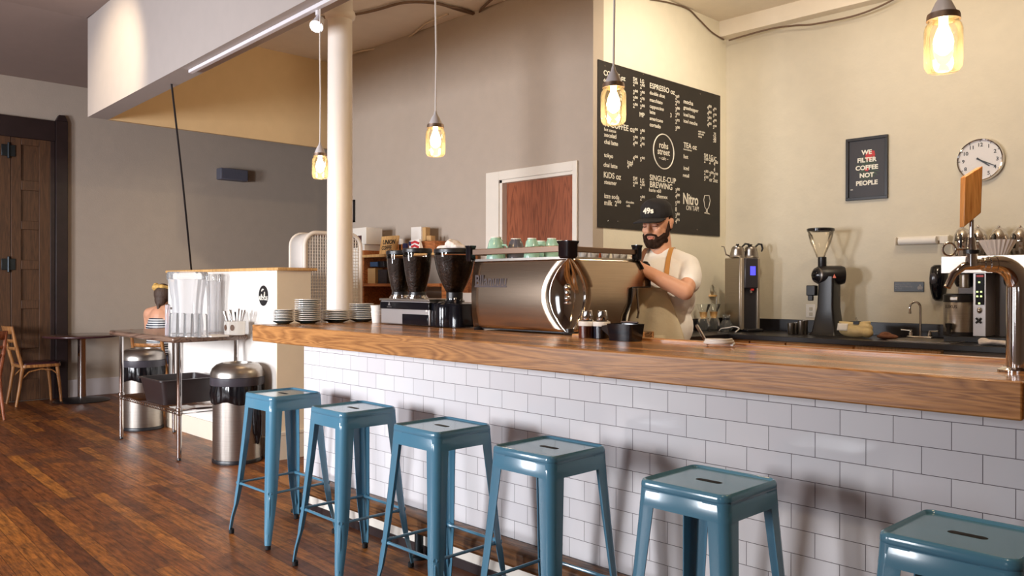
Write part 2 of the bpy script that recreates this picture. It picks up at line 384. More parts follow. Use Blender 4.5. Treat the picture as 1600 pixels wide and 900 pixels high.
def build(name, mb, m, parent=None, bevel=0.0, smooth=35, world=False, solid=0.0, m2=None):
    b = mb.b
    bmesh.ops.recalc_face_normals(b, faces=b.faces)
    me = bpy.data.meshes.new(name)
    if world and parent is not None:
        off = parent_world(parent)
        for v in b.verts: v.co -= off
    b.to_mesh(me); b.free()
    me.materials.append(m)
    if m2 is not None:
        me.materials.append(m2)
        for p in me.polygons:
            if p.normal.z < -0.15: p.material_index = 1
    for p in me.polygons: p.use_smooth = True
    me.set_sharp_from_angle(angle=math.radians(smooth))
    o = bpy.data.objects.new(name, me); COL.objects.link(o)
    if parent is not None: o.parent = parent
    if solid:
        md = o.modifiers.new('solid', 'SOLIDIFY'); md.thickness = solid; md.offset = 0
    if bevel:
        md = o.modifiers.new('bevel', 'BEVEL'); md.width = bevel; md.segments = 2; md.limit_method = 'ANGLE'; md.angle_limit = math.radians(40)
        md.harden_normals = False
    return o
def parent_world(p):
    v = Vector((0, 0, 0))
    while p is not None: v = v + p.location; p = p.parent
    return v
def thing(name, label, cat, loc=(0, 0, 0), rz=0, group=None):
    o = bpy.data.objects.new(name, None); COL.objects.link(o); o.empty_display_size = 0.05
    o.location = loc; o.rotation_euler = (0, 0, rz); o['label'] = label; o['category'] = cat
    if group: o['group'] = group
    return o
def tag(o, label, cat, group=None, loc=None):
    """single-mesh thing: label it and move its origin to its base"""
    me = o.data; vs = [v.co for v in me.vertices]
    lo = Vector((min(v.x for v in vs), min(v.y for v in vs), min(v.z for v in vs))); hi = Vector((max(v.x for v in vs), max(v.y for v in vs), max(v.z for v in vs)))
    c = Vector(((lo.x + hi.x) / 2, (lo.y + hi.y) / 2, lo.z))
    if o.location.length < 1e-9: 
        me.transform(Matrix.Translation(-c)); o.location = c
    o['label'] = label; o['category'] = cat
    if group: o['group'] = group
    return o
def struct(o): o['kind'] = 'structure'; return o
def copy_tree(o, parent=None):
    c = o.copy(); COL.objects.link(c); c.parent = parent
    for ch in list(o.children): copy_tree(ch, c)
    return c
def boxpart(name, lo, hi, m, parent=None, bevel=0.0, world=False):
    return build(name, MB().box(lo, hi), m, parent, bevel, world=world)
# text lying on a wall: facing +X (right = +Y) or facing -Y (right = +X)
def face_px(p): return Matrix(((0, 0, 1, p[0]), (1, 0, 0, p[1]), (0, 1, 0, p[2]), (0, 0, 0, 1)))
def face_my(p): return Matrix(((1, 0, 0, p[0]), (0, 0, -1, p[1]), (0, 1, 0, p[2]), (0, 0, 0, 1)))

def blob(name, prims, m, parent=None, voxel=0.006, sm=6, loc=None):
    """one continuous surface grown from overlapping tapered limbs and ellipsoids"""
    mb = MB()
    for p in prims:
        if p[0] == 'e':
            c, r = p[1], p[2]; rot = p[3] if len(p) > 3 else None
            k = MB().ball((0, 0, 0), r, 20, 14)
            mm = Matrix.Translation(Vector(c)) @ (rot.to_4x4() if rot else Matrix.Identity(4))
            for v in k.b.verts: v.co = mm @ v.co
            t = bpy.data.meshes.new('t'); k.b.to_mesh(t); k.b.free(); mb.b.from_mesh(t); bpy.data.meshes.remove(t)
        else:
            pts = [Vector(q) for q in p[1]]; rs = p[2]
            for i in range(len(pts) - 1):
                a, b_ = pts[i], pts[i + 1]; n = 8
                mb.tube([a.lerp(b_, j / n) for j in range(n + 1)], [rs[i] + (rs[i + 1] - rs[i]) * j / n for j in range(n + 1)], 16)
            for q, r in zip(pts, rs): mb.ball(q, r, 16, 10)
    o = build(name, mb, m)
    r = o.modifiers.new('r', 'REMESH'); r.mode = 'VOXEL'; r.voxel_size = voxel; r.use_smooth_shade = True
    s = o.modifiers.new('s', 'SMOOTH'); s.factor = 0.5; s.iterations = sm
    dg = bpy.context.evaluated_depsgraph_get(); me = bpy.data.meshes.new_from_object(o.evaluated_get(dg))
    bpy.data.objects.remove(o)
    me.materials.clear(); me.materials.append(m)
    for p in me.polygons: p.use_smooth = True
    o = bpy.data.objects.new(name, me); COL.objects.link(o)
    if parent is not None: o.parent = parent
    return o
# ================================================================== THE ROOM
XF, YD, XM, YB = -6.65, 2.85, -0.485, 4.97      # far left wall, door wall, menu wall, back wall
CZ, DZ, BZ = 4.05, 3.97, 3.0                    # bar ceiling, seating ceiling, underside of bulkhead
fl = MB(); fl.box((-7, -6.5, -0.1), (6.4, 5.5, 0)); struct(build('floor', fl, floor_mat()))
struct(boxpart('wall_left', (XF - 0.15, -6.5, 0), (XF, 5.5, 3.80), GREY_PAINT))
mb = MB(); mb.box((-4.48, YD, 0), (-2.50, YD + 0.14, CZ))
dl, dr = on(782, 300, 1, YD).x, on(897, 300, 1, YD).x; dt = on(896, 267, 1, YD).z
mb.box((-2.5, YD, 0), (dl, YD + 0.14, CZ)); mb.box((dr, YD, 0), (XM, YD + 0.14, CZ)); mb.box((dl, YD, dt), (dr, YD + 0.14, CZ))
struct(build('wall_rear', mb, GREY_PAINT))
struct(boxpart('wall_rear_return', (-4.48, YD + 0.14, 0), (-4.34, 5.5, CZ), GREY_PAINT))
struct(boxpart('wall_side', (XM - 0.12, YD + 0.14, 0), (XM, YB + 0.1, CZ), MENU_PAINT))
struct(boxpart('wall_back', (XM - 0.12, YB, 0), (6.4, YB + 0.15, CZ), CREAM_PAINT))
struct(boxpart('wall_far_corner', (XF, 5.35, 0), (-4.34, 5.5, 4.0), GREY_PAINT))
struct(boxpart('wall_right', (6.2, -6.5, 0), (6.35, 5.1, 4.1), GREY_PAINT))
# street front with its windows
mb = MB()
wins = [(-3.25, -1.85, 0.7, 2.45), (-0.32, 0.92, 1.0, 2.4), (3.2, 4.2, 1.3, 2.9)]
xs = -6.8
for (a, b_, z0, z1) in wins:
    mb.box((xs, -6.35, 0), (a, -6.2, 4.1)); mb.box((a, -6.35, 0), (b_, -6.2, z0)); mb.box((a, -6.35, z1), (b_, -6.2, 4.1)); xs = b_
mb.box((xs, -6.35, 0), (6.35, -6.2, 4.1)); struct(build('wall_front', mb, GREY_PAINT))
for i, (a, b_, z0, z1) in enumerate(wins):
    mb = MB()
    for q in ((a, z0, b_, z0 + 0.05), (a, z1 - 0.05, b_, z1), (a, z0, a + 0.05, z1), (b_ - 0.05, z0, b_, z1)):
        mb.box((q[0], -6.27, q[1]), (q[2], -6.19, q[3]))
    struct(build('window_%d' % (i + 1), mb, WHITE_PAINT))
# ceilings
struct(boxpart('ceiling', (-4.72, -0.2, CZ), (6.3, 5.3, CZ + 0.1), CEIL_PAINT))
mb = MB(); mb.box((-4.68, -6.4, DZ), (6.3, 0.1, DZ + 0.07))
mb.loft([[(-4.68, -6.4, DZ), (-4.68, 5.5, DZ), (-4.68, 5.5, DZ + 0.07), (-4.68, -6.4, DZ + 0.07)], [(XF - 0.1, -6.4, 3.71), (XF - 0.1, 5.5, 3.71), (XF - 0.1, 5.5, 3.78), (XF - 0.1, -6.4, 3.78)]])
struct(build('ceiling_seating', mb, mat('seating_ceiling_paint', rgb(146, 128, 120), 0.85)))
# bulkhead that runs over the bar, a little out of square with it
def bfy(x): return -0.0863 - 0.0432 * x
def skew(x0, x1, y0, y1, z0, z1):
    r = [[(x, bfy(x) + y0, z0), (x, bfy(x) + y1, z0), (x, bfy(x) + y1, z1), (x, bfy(x) + y0, z1)] for x in (x0, x1)]
    return MB().loft(r)
struct(build('trim_1', skew(-4.68, 6.2, 0, 0.19, BZ, CZ), BULK_PAINT))
struct(boxpart('trim_2', (-4.70, 0.31, BZ), (-4.65, YD + 0.05, CZ), GOLD_PAINT))
# dropped soffit along the back wall
struct(boxpart('trim_3', (XM, YB - 0.13, 3.89), (6.2, YB, CZ), CEIL_PAINT))
# baseboards
struct(boxpart('baseboard_left', (XF, on(104, 600, 0, XF).y, 0), (XF + 0.02, 5.35, 0.205), mat('baseboard_paint', rgb(196, 188, 188), 0.5), bevel=0.004))

# rear door: white casing, red-brown slab
fo = [on(762, 272, 1, YD).x, on(904, 260, 1, YD).x]; ft = on(903, 251, 1, YD).z
mb = MB()
for (a, b_, z0, z1) in ((fo[0], dl, 0, ft), (dr, fo[1], 0, ft), (dl, dr, dt, ft)):
    mb.box((a, YD - 0.025, z0), (b_, YD, z1))
mb.box((dl, YD - 0.012, 0), (dl + 0.035, YD + 0.12, dt)); mb.box((dr - 0.012, YD - 0.012, 0), (dr, YD + 0.12, dt)); mb.box((dl, YD - 0.012, dt - 0.03), (dr, YD + 0.12, dt))
dfr = struct(build('door_1', mb, WHITE_PAINT, bevel=0.003))
sl = boxpart('door_slab', (dl + 0.035, YD + 0.05, 0.01), (dr - 0.012, YD + 0.095, dt - 0.03), DOORWOOD, dfr)
build('door_knob', MB().ball((dl + 0.10, YD + 0.01, 1.0), 0.03).tube([(dl + 0.10, YD + 0.05, 1.0), (dl + 0.10, YD + 0.01, 1.0)], 0.012), CHROME, sl)

# old panelled door in the far wall with its dark stained casing
y1 = on(104, 300, 0, XF).y; y0 = on(85, 300, 0, XF).y; hz = on(85, 190, 0, XF).z; pz = on(94, 181, 0, XF).z
mb = MB(); mb.box((XF, y0, 0), (XF + 0.06, y1, pz - 0.07)); mb.prism([(y0, pz - 0.07), (y1, pz - 0.07), ((y0 + y1) / 2 + 0.03, pz), ((y0 + y1) / 2 - 0.03, pz)], 0.06, 0, XF)
mb.box((XF, -1.9, hz - 0.24), (XF + 0.045, y0, hz)); mb.box((XF, on(77, 300, 0, XF).y, 0), (XF + 0.035, y0, hz - 0.2)); mb.box((XF, -1.95, 0), (XF + 0.06, -1.8, pz - 0.07))
d2 = struct(build('door_2', mb, DARKTRIM, bevel=0.006))
ya, yb = on(16, 300, 0, XF).y, on(78, 300, 0, XF).y; dz2 = hz - 0.24
mb = MB(); mb.box((XF, ya, 0.01), (XF + 0.012, yb, dz2))
pl, pr = on(32, 300, 0, XF).y, on(60, 300, 0, XF).y
zs = [on(46, v, 0, XF).z for v in (228, 283, 298, 346, 359, 407, 421, 469, 482, 530, 544, 592)]
mb.box((XF, ya, 0.01), (XF + 0.034, pl, dz2)); mb.box((XF, pr, 0.01), (XF + 0.034, yb, dz2))
edges = [dz2] + zs + [0.01]
for i in range(0, len(edges), 2): mb.box((XF, pl, edges[i + 1]), (XF + 0.034, pr, edges[i]))
slab = build('door_slab', mb, OLDDOOR, d2, bevel=0.004)
mb = MB(); mb.box((XF, -1.8, 0.01), (XF + 0.03, ya - 0.006, dz2)); build('second_door_leaf', mb, OLDDOOR, d2)
for v in (235, 413):
    c = on(13, v, 0, XF + 0.034); build('hinge', MB().cbox((XF + 0.04, c.y, c.z), (0.014, 0.14, 0.13)).tube([(XF + 0.05, c.y, c.z - 0.09), (XF + 0.05, c.y, c.z + 0.09)], 0.014), mat('dark_iron', rgb(52, 58, 62), 0.4, 0.8), slab, 0.004)
c = on(72, 558, 0, XF + 0.05)

# half-height partition
HX, HY, HZ = -1.70, 0.55, 1.455
hw = struct(boxpart('wall_half', (-3.78, HY, 0), (HX, HY + 0.29, HZ), mat('partition_paint', rgb(238, 232, 224), 0.6)))
boxpart('side_panel', (HX, HY - 0.001, 0), (HX + 0.012, HY + 0.29, HZ), mat('partition_end_paint', rgb(238, 220, 190), 0.6), hw)
boxpart('top_board', (-3.80, HY - 0.02, HZ), (HX + 0.05, HY + 0.33, HZ + 0.024), BAMBOO, hw, 0.006)
mb = MB(); mb.box((-3.79, HY - 0.016, 0), (HX + 0.03, HY, 0.16)); mb.box((HX + 0.012, HY - 0.016, 0), (HX + 0.03, HY + 0.29, 0.19)); mb.box((HX + 0.012, HY - 0.018, 0.19), (HX + 0.036, HY + 0.29, 0.215))
build('base_board', mb, mat('cream_board', rgb(228, 216, 196), 0.5), hw, 0.003)

# iron column
colm = MB(); cc = on(531, 300, 1, 0.52)
colm.lathe([(0.13, 0), (0.13, 0.06), (0.10, 0.10), (0.089, 0.16), (0.088, 1.0), (0.082, 3.15), (0.088, 3.155), (0.100, 3.165), (0.104, 3.185), (0.100, 3.205), (0.086, 3.22), (0.083, CZ - 0.05), (0.12, CZ)], (cc.x, cc.y, 0), 40)
tag(build('column', colm, mat('column_paint', rgb(232, 222, 212), 0.35, bump=0.03), smooth=50), 'white painted round iron column rising past the left end of the bar', 'column')

# ================================================================== THE BAR
TX0, TX1, CT, CB = -0.341, 6.1, 1.105, 1.007
bb = MB(); bb.box((TX0, 0, 0.0), (TX1, 0.34, CB)); bb.box((TX0, 0.34, 0), (1.52, 0.98, CB))
bar = thing('bar_counter', 'long bar front clad in white brick-laid tiles below the wooden counter', 'bar', (TX0, 0, 0))
body = build('tiled_front', bb, tile_mat()); 
# keep the tile grid in room coordinates
body.parent = bar; body.location = -Vector(bar.location)
boxpart('toe_strip', (TX0, -0.014, 0), (TX1, 0, 0.045), DARKTRIM, bar, world=True)
boxpart('kick_board', (TX0 - 0.001, -0.008, 0.045), (TX1, 0, 0.20), WHITE_PAINT, bar, world=True)
ct = thing('countertop', 'thick glossy oak bar counter top with dark and light boards', 'countertop', (-0.575, -0.2, CB))
build('slab', MB().box((-0.575, -0.19, CB), (TX1, 0.36, CT)).box((-0.575, 0.36, CB), (1.5, 1.0, CT - 0.001)), OAKTOP, ct, 0.004, world=True)
mb = MB(); mb.box((-0.577, -0.215, CB - 0.001), (3.50, -0.189, CT)); build('front_edge', mb, OAK, ct, 0.005, world=True)
mb = MB(); mb.box((3.502, -0.215, CB - 0.001), (TX1, -0.189, CT)); build('front_edge', mb, OAK, ct, 0.005, world=True)
mb = MB(); mb.box((1.505, 0.34, CB + 0.03), (TX1, 0.385, CT + 0.012)); build('rear_edge', mb, OAK, ct, 0.004, world=True)

# foot rail along the tiles, on iron brackets
zt = on(712, 812, 1, 0).z; fr_d = 0.10
c0 = on(711, 858, 1, -fr_d); rail_x0 = -0.46
ft_ = MB(); ft_.prism([(-0.009, zt), (-0.075, zt - 0.004), (-fr_d, zt - 0.022), (-fr_d, c0.z + 0.02), (-0.085, c0.z), (-0.009, c0.z)], TX1 - rail_x0 - 0.2, 0, rail_x0)
rail = thing('foot_rail', 'dark worn wooden foot rail fixed along the bottom of the tiled bar', 'rail', (rail_x0, 0, 0))
build('rail_board', ft_, DARKWOOD, rail, 0.006, world=True)
for x in (-0.30, 0.86, 2.02, 3.18, 4.34):
    build('post', MB().lathe([(0.045, 0), (0.045, 0.012), (0.022, 0.02), (0.022, c0.z + 0.004)], (x, -0.06, 0), 16), mat('dark_iron', rgb(52, 58, 62), 0.4, 0.8), rail, world=True)

# ================================================================== BAR STOOLS
def leg_mesh(sx, sy):
    mb = MB(); rings = []
    zs = [0.745, 0.71, 0.69, 0.66, 0.5, 0.35, 0.25, 0.17, 0.09, 0.05, 0.022]
    for z in zs:
        t = (0.765 - z) / 0.765
        c = 0.150 + 0.058 * t ** 1.15 + (0.006 if z < 0.1 else 0)
        a = 0.078 if z > 0.69 else (0.062 + (0.046 - 0.062) * ((0.70 - z) / 0.45) if z > 0.25 else 0.022 + 0.024 * (z / 0.25))
        r = min(0.028, a * 0.8); th = 0.0035
        o = [(c - a, c)] + arc(c - r, c - r, r, PI / 2, 0, 5) + [(c, c - a)]
        i_ = [(c - th, c - a)] + arc(c - r, c - r, max(r - th, 0.003), 0, PI / 2, 5) + [(c - a, c - th)]
        rings.append([(sx * x, sy * y, z) for x, y in o + i_])
    mb.loft(rings)
    return mb
def groove_mesh(sx, sy):
    mb = MB(); rings = []
    for k, z in enumerate([0.055, 0.07, 0.10, 0.16, 0.22, 0.25, 0.262]):
        t = (0.765 - z) / 0.765; c = 0.150 + 0.058 * t ** 1.15 + (0.006 if z < 0.1 else 0)
        w_ = [0.001, 0.004, 0.005, 0.005, 0.005, 0.004, 0.001][k]; aa = 0.022 + 0.024 * z / 0.25; off = c - 0.293 * min(0.028, aa * 0.8) - 0.0008
        d = Vector((sx, sy, 0)).normalized(); q = Vector((-sy, sx, 0)).normalized(); p0 = Vector((sx * off, sy * off, z))
        rings.append([p0 + d * w_ * math.cos(a) * 0.8 + q * w_ * 1.2 * math.sin(a) for a in [2 * PI * i / 10 for i in range(10)]])
    mb.loft(rings); return mb
def make_stool(label):
    t = thing('bar_stool', label, 'stool', group='blue metal bar stools')
    mb = MB()
    prof = [(0.118, 0.7580, 0.010), (0.137, 0.7580, 0.020), (0.140, 0.7635, 0.022), (0.144, 0.7655, 0.025), (0.1485, 0.763, 0.028), (0.1515, 0.756, 0.031), (0.1525, 0.748, 0.032),
            (0.1525, 0.742, 0.032), (0.1500, 0.738, 0.031), (0.1515, 0.734, 0.031), (0.1550, 0.688, 0.030), (0.1530, 0.688, 0.029), (0.1485, 0.750, 0.028), (0.118, 0.752, 0.012)]
    mb.loft([[(x, y, z) for x, y in rrect(h, h, r)] for h, z, r in prof])
    build('seat', mb, BLUE, t, smooth=50)
    mb = MB(); mb.loft([[(x, y, z) for x, y in rrect(a, b_, b_ - 0.0001, 6)] for a, b_, z in ((0.044, 0.0125, 0.7580), (0.042, 0.0110, 0.7588))])
    build('hand_hole', mb, mat('hole_shade_paint', rgb(16, 22, 28), 0.8), t)  # flat dark pad, colour standing for the shade inside the slot
    # apron arches at the corners
    for sx in (-1, 1):
        for sy in (-1, 1):
            lg = build('leg', leg_mesh(sx, sy), BLUE, t, smooth=50)
            build('pressed_groove', groove_mesh(sx, sy), BLUE, lg, smooth=60)
            c = 0.203
            build('rubber_foot', MB().lathe([(0.012, 0), (0.0145, 0.003), (0.0145, 0.022), (0.010, 0.026)], (sx * (c - 0.006), sy * (c - 0.006), 0), 14), RUBBER, lg)
    for (a, b_) in (((-1, -1), (1, -1)), ((1, -1), (1, 1)), ((1, 1), (-1, 1)), ((-1, 1), (-1, -1))):
        k = 0.173; z = 0.275; A = Vector((a[0] * k, a[1] * k, z)); B = Vector((b_[0] * k, b_[1] * k, z)); d = (B - A).normalized()
        build('footrest_bar', MB().tube([A, A + d * 0.03, A + d * 0.05, B - d * 0.05, B - d * 0.03, B], [0.011, 0.010, 0.0065, 0.0065, 0.010, 0.011], 10), BLUE, t)
    mb = MB(); z = 0.690
    for A, B in (((-0.145, -0.145, z), (0.145, 0.145, z)), ((-0.145, 0.145, z - 0.008), (0.145, -0.145, z - 0.008))): mb.tube([A, B], 0.0065, 8)
    mb.cbox((0, 0, z - 0.004), (0.03, 0.03, 0.025)); build('cross_brace', mb, BLACK, t)
    return t
SL = ['blue metal bar stool farthest left, beside the steel waste bin',
      'blue metal bar stool second from the left end of the row at the tiled bar',
      'blue metal bar stool third from the left end of the row',
      'blue metal bar stool fourth from the left end of the row',
      'blue metal bar stool second from the right, legs cut off by the lower edge',
      'blue metal bar stool nearest the camera, in the lower right corner']
st0 = make_stool(SL[0])
SX = [0.02734, 0.73658, 1.41716, 2.04248, 2.72689, 3.44464]; SY = [-0.3398, -0.3611, -0.3733, -0.3863, -0.4160, -0.4425]
for i in range(6):
    o = st0 if i == 0 else copy_tree(st0)
    o.location = (SX[i], SY[i], 0); o['label'] = SL[i]; o.rotation_euler = (0, 0, math.radians([1, -1, 0, 0.5, 0, -1][i]))

# ================================================================== PENDANT LAMPS AND TRACK
def pendant(px, py, d_y, label, power, sc):
    c = on(px, py, 1, d_y)                                           # px,py: middle of the jar
    t = thing('pendant_lamp', label, 'pendant lamp', c, group='mason jar pendant lamps over the bar')
    h = 0.145 * sc; r = 0.046 * sc; top = h / 2; 
    prof = [(r * 0.30, -h / 2), (r * 0.80, -h / 2), (r * 0.97, -h / 2 + 0.012), (r, -h / 2 + 0.03), (r, h / 2 - 0.042), (r * 0.93, h / 2 - 0.028), (r * 0.80, h / 2 - 0.020), (r * 0.80, h / 2)]
    build('glass_jar', MB().lathe(prof, n=32, cap=False), JAR, t, smooth=60)
    build('lid_ring', MB().lathe([(r * 0.5, top), (r * 0.86, top), (r * 0.88, top - 0.014), (r * 0.83, top - 0.014), (r * 0.83, top + 0.004), (r * 0.5, top + 0.004)], n=32, cap=False), mat('aged_zinc', rgb(150, 128, 112), 0.4, 0.9), t)
    build('socket_cone', MB().lathe([(r * 0.70, top + 0.003), (r * 0.66, top + 0.010), (r * 0.42, top + 0.036), (r * 0.2, top + 0.052), (0.006, top + 0.068)], n=28), mat('white_socket', rgb(206, 198, 196), 0.4), t)
    ct_z = BZ - 0.035 - c.z
    build('cord', MB().tube([(0, 0, top + 0.06), (0.004, 0, top + 0.35), (-0.003, 0, top + 0.6), (0, 0, ct_z)], 0.0042, 8), mat('white_cord', rgb(220, 212, 206), 0.5), t)
    build('bulb', MB().lathe([(0.011, top - 0.005), (0.012, top - 0.03), (0.022, top - 0.055), (0.026, top - 0.075), (0.022, top - 0.095), (0.008, top - 0.108)], n=20),
          mat('glowing_bulb', (1, 0.8, 0.5), emis=(1.0, 0.78, 0.46), estr=30), t, smooth=60)
    l = bpy.data.lights.new('pendant_glow', 'POINT'); l.energy = power; l.color = (1.0, 0.70, 0.38); l.shadow_soft_size = 0.03
    lo = bpy.data.objects.new('pendant_glow', l); COL.objects.link(lo); lo.location = c + Vector((0, 0, -0.03))
    return t
pendant(500, 260, 0.005, 'mason jar pendant lamp hanging just left of the white column', 9, 1.0)
pendant(680.5, 220, -0.05, 'mason jar pendant lamp hanging between the column and the menu board', 9, 1.03)
pendant(958.5, 163, -0.10, 'mason jar pendant lamp hanging in front of the menu board', 9, 1.05)
pendant(1474, 68, -0.145, 'mason jar pendant lamp largest in view, hanging above the wall clock', 9, 1.06)
tr = thing('track_light', 'white ceiling track with small spotlight under the bulkhead above the bar', 'track light', (-1.9, bfy(-1.9) + 0.085, BZ))
build('track', skew(-2.2, 6.0, 0.068, 0.102, BZ - 0.026, BZ - 0.001), mat('white_metal', rgb(226, 222, 226), 0.35), tr, 0.003, world=True)
sp = on(497, 36, 1, 0.03)
SPD = Vector((-0.42, 0.55, 0.75)).normalized()
k = build('spot_head', MB().lathe([(0.02, 0.05), (0.028, 0.04), (0.033, 0.0), (0.042, -0.04), (0.038, -0.04)], (sp.x, sp.y, sp.z), 24, SPD), mat('white_metal', rgb(226, 222, 226), 0.35), tr, world=True)
build('spot_stem', MB().tube([(sp.x, sp.y, sp.z + 0.045), (sp.x, sp.y, BZ - 0.02)], 0.016), mat('white_metal', rgb(226, 222, 226), 0.35), tr, world=True)
build('spot_lens', MB().lathe([(0.037, -0.0405), (0.0, -0.044)], (sp.x, sp.y, sp.z), 24, SPD), mat('lit_lens', (1, 0.9, 0.7), emis=(1, 0.86, 0.6), estr=40), tr, world=True)
spot('track_spot_glow', tuple(sp - SPD * 0.06), tuple(sp - SPD * 2), 40, (1.0, 0.80, 0.55), 80, 0.8)

# cables on the ceiling and walls
def cable(name, pts, r, m, label):
    P = [Vector(p) for p in pts]; Q = []
    for i in range(len(P) - 1):
        for j in range(6):
            t = j / 6; p0, p1, p2, p3 = P[max(i - 1, 0)], P[i], P[i + 1], P[min(i + 2, len(P) - 1)]
            Q.append(0.5 * ((2 * p1) + (p2 - p0) * t + (2 * p0 - 5 * p1 + 4 * p2 - p3) * t * t + (3 * p1 - p0 - 3 * p2 + p3) * t ** 3))
    Q.append(P[-1])
    return tag(build(name, MB().tube(Q, r, 8), m, smooth=60), label, 'cable')
zc = CZ - 0.02
BR = mat('brown_cable', rgb(112, 88, 70), 0.6); WC = mat('painted_conduit', rgb(206, 186, 162), 0.6)
cable('ceiling_cable', [on(x, y, 2, zc) for x, y in ((470, 26), (510, 27), (557, 22), (590, 15), (632, 4), (680, 5), (715, 15), (747, 24))], 0.014, BR, 'brown cable bundle looping over the ceiling right of the column')
cable('ceiling_cable', [on(x, y, 2, zc) for x, y in ((700, 10), (722, 14), (745, 22), (752, 14), (765, 2), (775, -6))], 0.012, BR, 'short dark cable turning up to the photo top edge near the rear wall')
cable('ceiling_conduit', [on(x, y, 2, zc) for x, y in ((552, 83), (575, 78), (612, 72), (642, 56), (668, 36), (700, 22))] , 0.010, WC, 'thin painted conduit curving across the ceiling beside the rear wall')
cable('wall_cable', [on(x, y, 0, XM + 0.012) for x, y in ((1016, -1), (1045, 4), (1075, 14), (1092, 30), (1112, 50), (1131, 62))], 0.007, BR, 'thin brown cable running down the wall above the menu board')
cable('wall_cable', [on(x, y, 1, YB - 0.145) for x, y in ((1139, 63), (1200, 46), (1240, 40), (1270, 38), (1330, 26), (1370, 12), (1402, -4))], 0.009, BR, 'thin cable sagging along the top of the back wall')
p0 = on(268, 131, 2, BZ); p1 = on(299, 420, 1, HY + 0.12)
cable('hanging_cable', [(p0.x, p0.y, p0.z), p0.lerp(Vector((p1.x, p1.y, HZ + 0.03)), 0.5) + Vector((0.015, 0, 0)), (p1.x, p1.y, HZ + 0.028)], 0.0085, BLACK, 'black cable hanging from the bulkhead down to the half wall')
# ================================================================== ON THE BAR: SAUCERS, GRINDERS, ESPRESSO MACHINE
def saucer_profile(r): return [(r * 0.55, 0), (r * 0.60, 0.001), (r * 0.96, 0.0070), (r, 0.0080), (r, 0.0112), (r * 0.97, 0.0118), (r * 0.6, 0.0050), (0.001, 0.0045)]
def stack(px, X, r, n, step, where, dark=True):
    g = 'saucers in the stack ' + where; y = on(px, 495, 0, X).y
    first = None
    for k in range(n):
        if k == 0:
            o = build('saucer', MB().lathe([(r * 0.55, 0), (r * 0.60, 0.002), (r * 0.97, 0.014), (r, 0.017), (r * 0.97, 0.018), (r * 0.6, 0.008), (0.001, 0.007)], n=30), DARKGLAZE, smooth=60)
            o['label'] = 'dark bottom saucer of the stack ' + where; o['category'] = 'saucer'; z = CT + 0.0005
        elif k == 1:
            o = first = build('saucer', MB().lathe(saucer_profile(r), n=30), PORCELAIN, smooth=30, m2=DARKGLAZE)
            o['label'] = 'white saucer in the middle of the stack ' + where; o['category'] = 'saucer'; o['group'] = g; z = CT + 0.0125
        else:
            o = first.copy(); COL.objects.link(o); z = CT + 0.0125 + (k - 1) * step
            if k == n - 1: o['label'] = 'topmost white saucer of the stack ' + where
        o.location = (X + random.uniform(-0.0015, 0.0015), y + random.uniform(-0.0015, 0.0015), z)
stack(443, -0.525, 0.063, 9, 0.0092, 'at the far left end of the counter')
stack(481, -0.50, 0.080, 13, 0.0115, 'just left of the white column')
stack(525, -0.50, 0.087, 7, 0.0108, 'standing right in front of the white column')
stack(565, -0.47, 0.080, 10, 0.0118, 'just right of the white column')
c = on(592, 490, 1, 0.47)
cup = thing('paper_cup_stack', 'pale stack of paper cups on the counter beside the silver grinder', 'cups', (c.x - 0.02, 0.47, CT))
build('cups', MB().lathe([(0.030, 0), (0.036, 0.05), (0.038, 0.052), (0.036, 0.055), (0.039, 0.075), (0.036, 0.078), (0.041, 0.11), (0.043, 0.112), (0.03, 0.113)], n=24), PAPER, cup)
c = on(421, 480, 1, 0.5)

def triangle_logo(mb, c, s, mt=face_my):
    m = mt(c); o = [(0, s), (s * 0.9, -s * 0.6), (-s * 0.9, -s * 0.6)]
    a = [m @ Vector((x, y, 0.0004)) for x, y in o]; b_ = [m @ Vector((x, y, 0.0016)) for x, y in o]
    mb.loft([a, b_])
def hopper(parent, c, rt, rb, h, beans_to=0.88, sq=1.0, g=HOPPER):
    """open tapered bean hopper with black rims; c is the centre of its foot"""
    P = lambda t: rb + (rt - rb) * (1 - (1 - t) ** 1.9)
    prof = [(P(i / 10), h * i / 10) for i in range(11)]
    hp = build('bean_hopper', MB().lathe(prof, c, 32, cap=False), g, parent, smooth=70)
    if beans_to:
        n = 9; k = [(max(P(i / n * beans_to) - 0.003, 0.004), h * beans_to * i / n) for i in range(n + 1)]
        build('coffee_beans', MB().lathe(k, c, 32), BEANS, hp, smooth=70)
    build('hopper_lid', MB().lathe([(rt - 0.002, h - 0.004), (rt + 0.004, h - 0.002), (rt + 0.004, h + 0.016), (rt - 0.004, h + 0.022), (0.001, h + 0.022)], c, 32), BLACK, hp)
    build('hopper_neck', MB().lathe([(rb + 0.004, -0.03), (rb + 0.004, 0.004), (rb + 0.001, 0.006)], c, 28), BLACK, hp)
    return hp

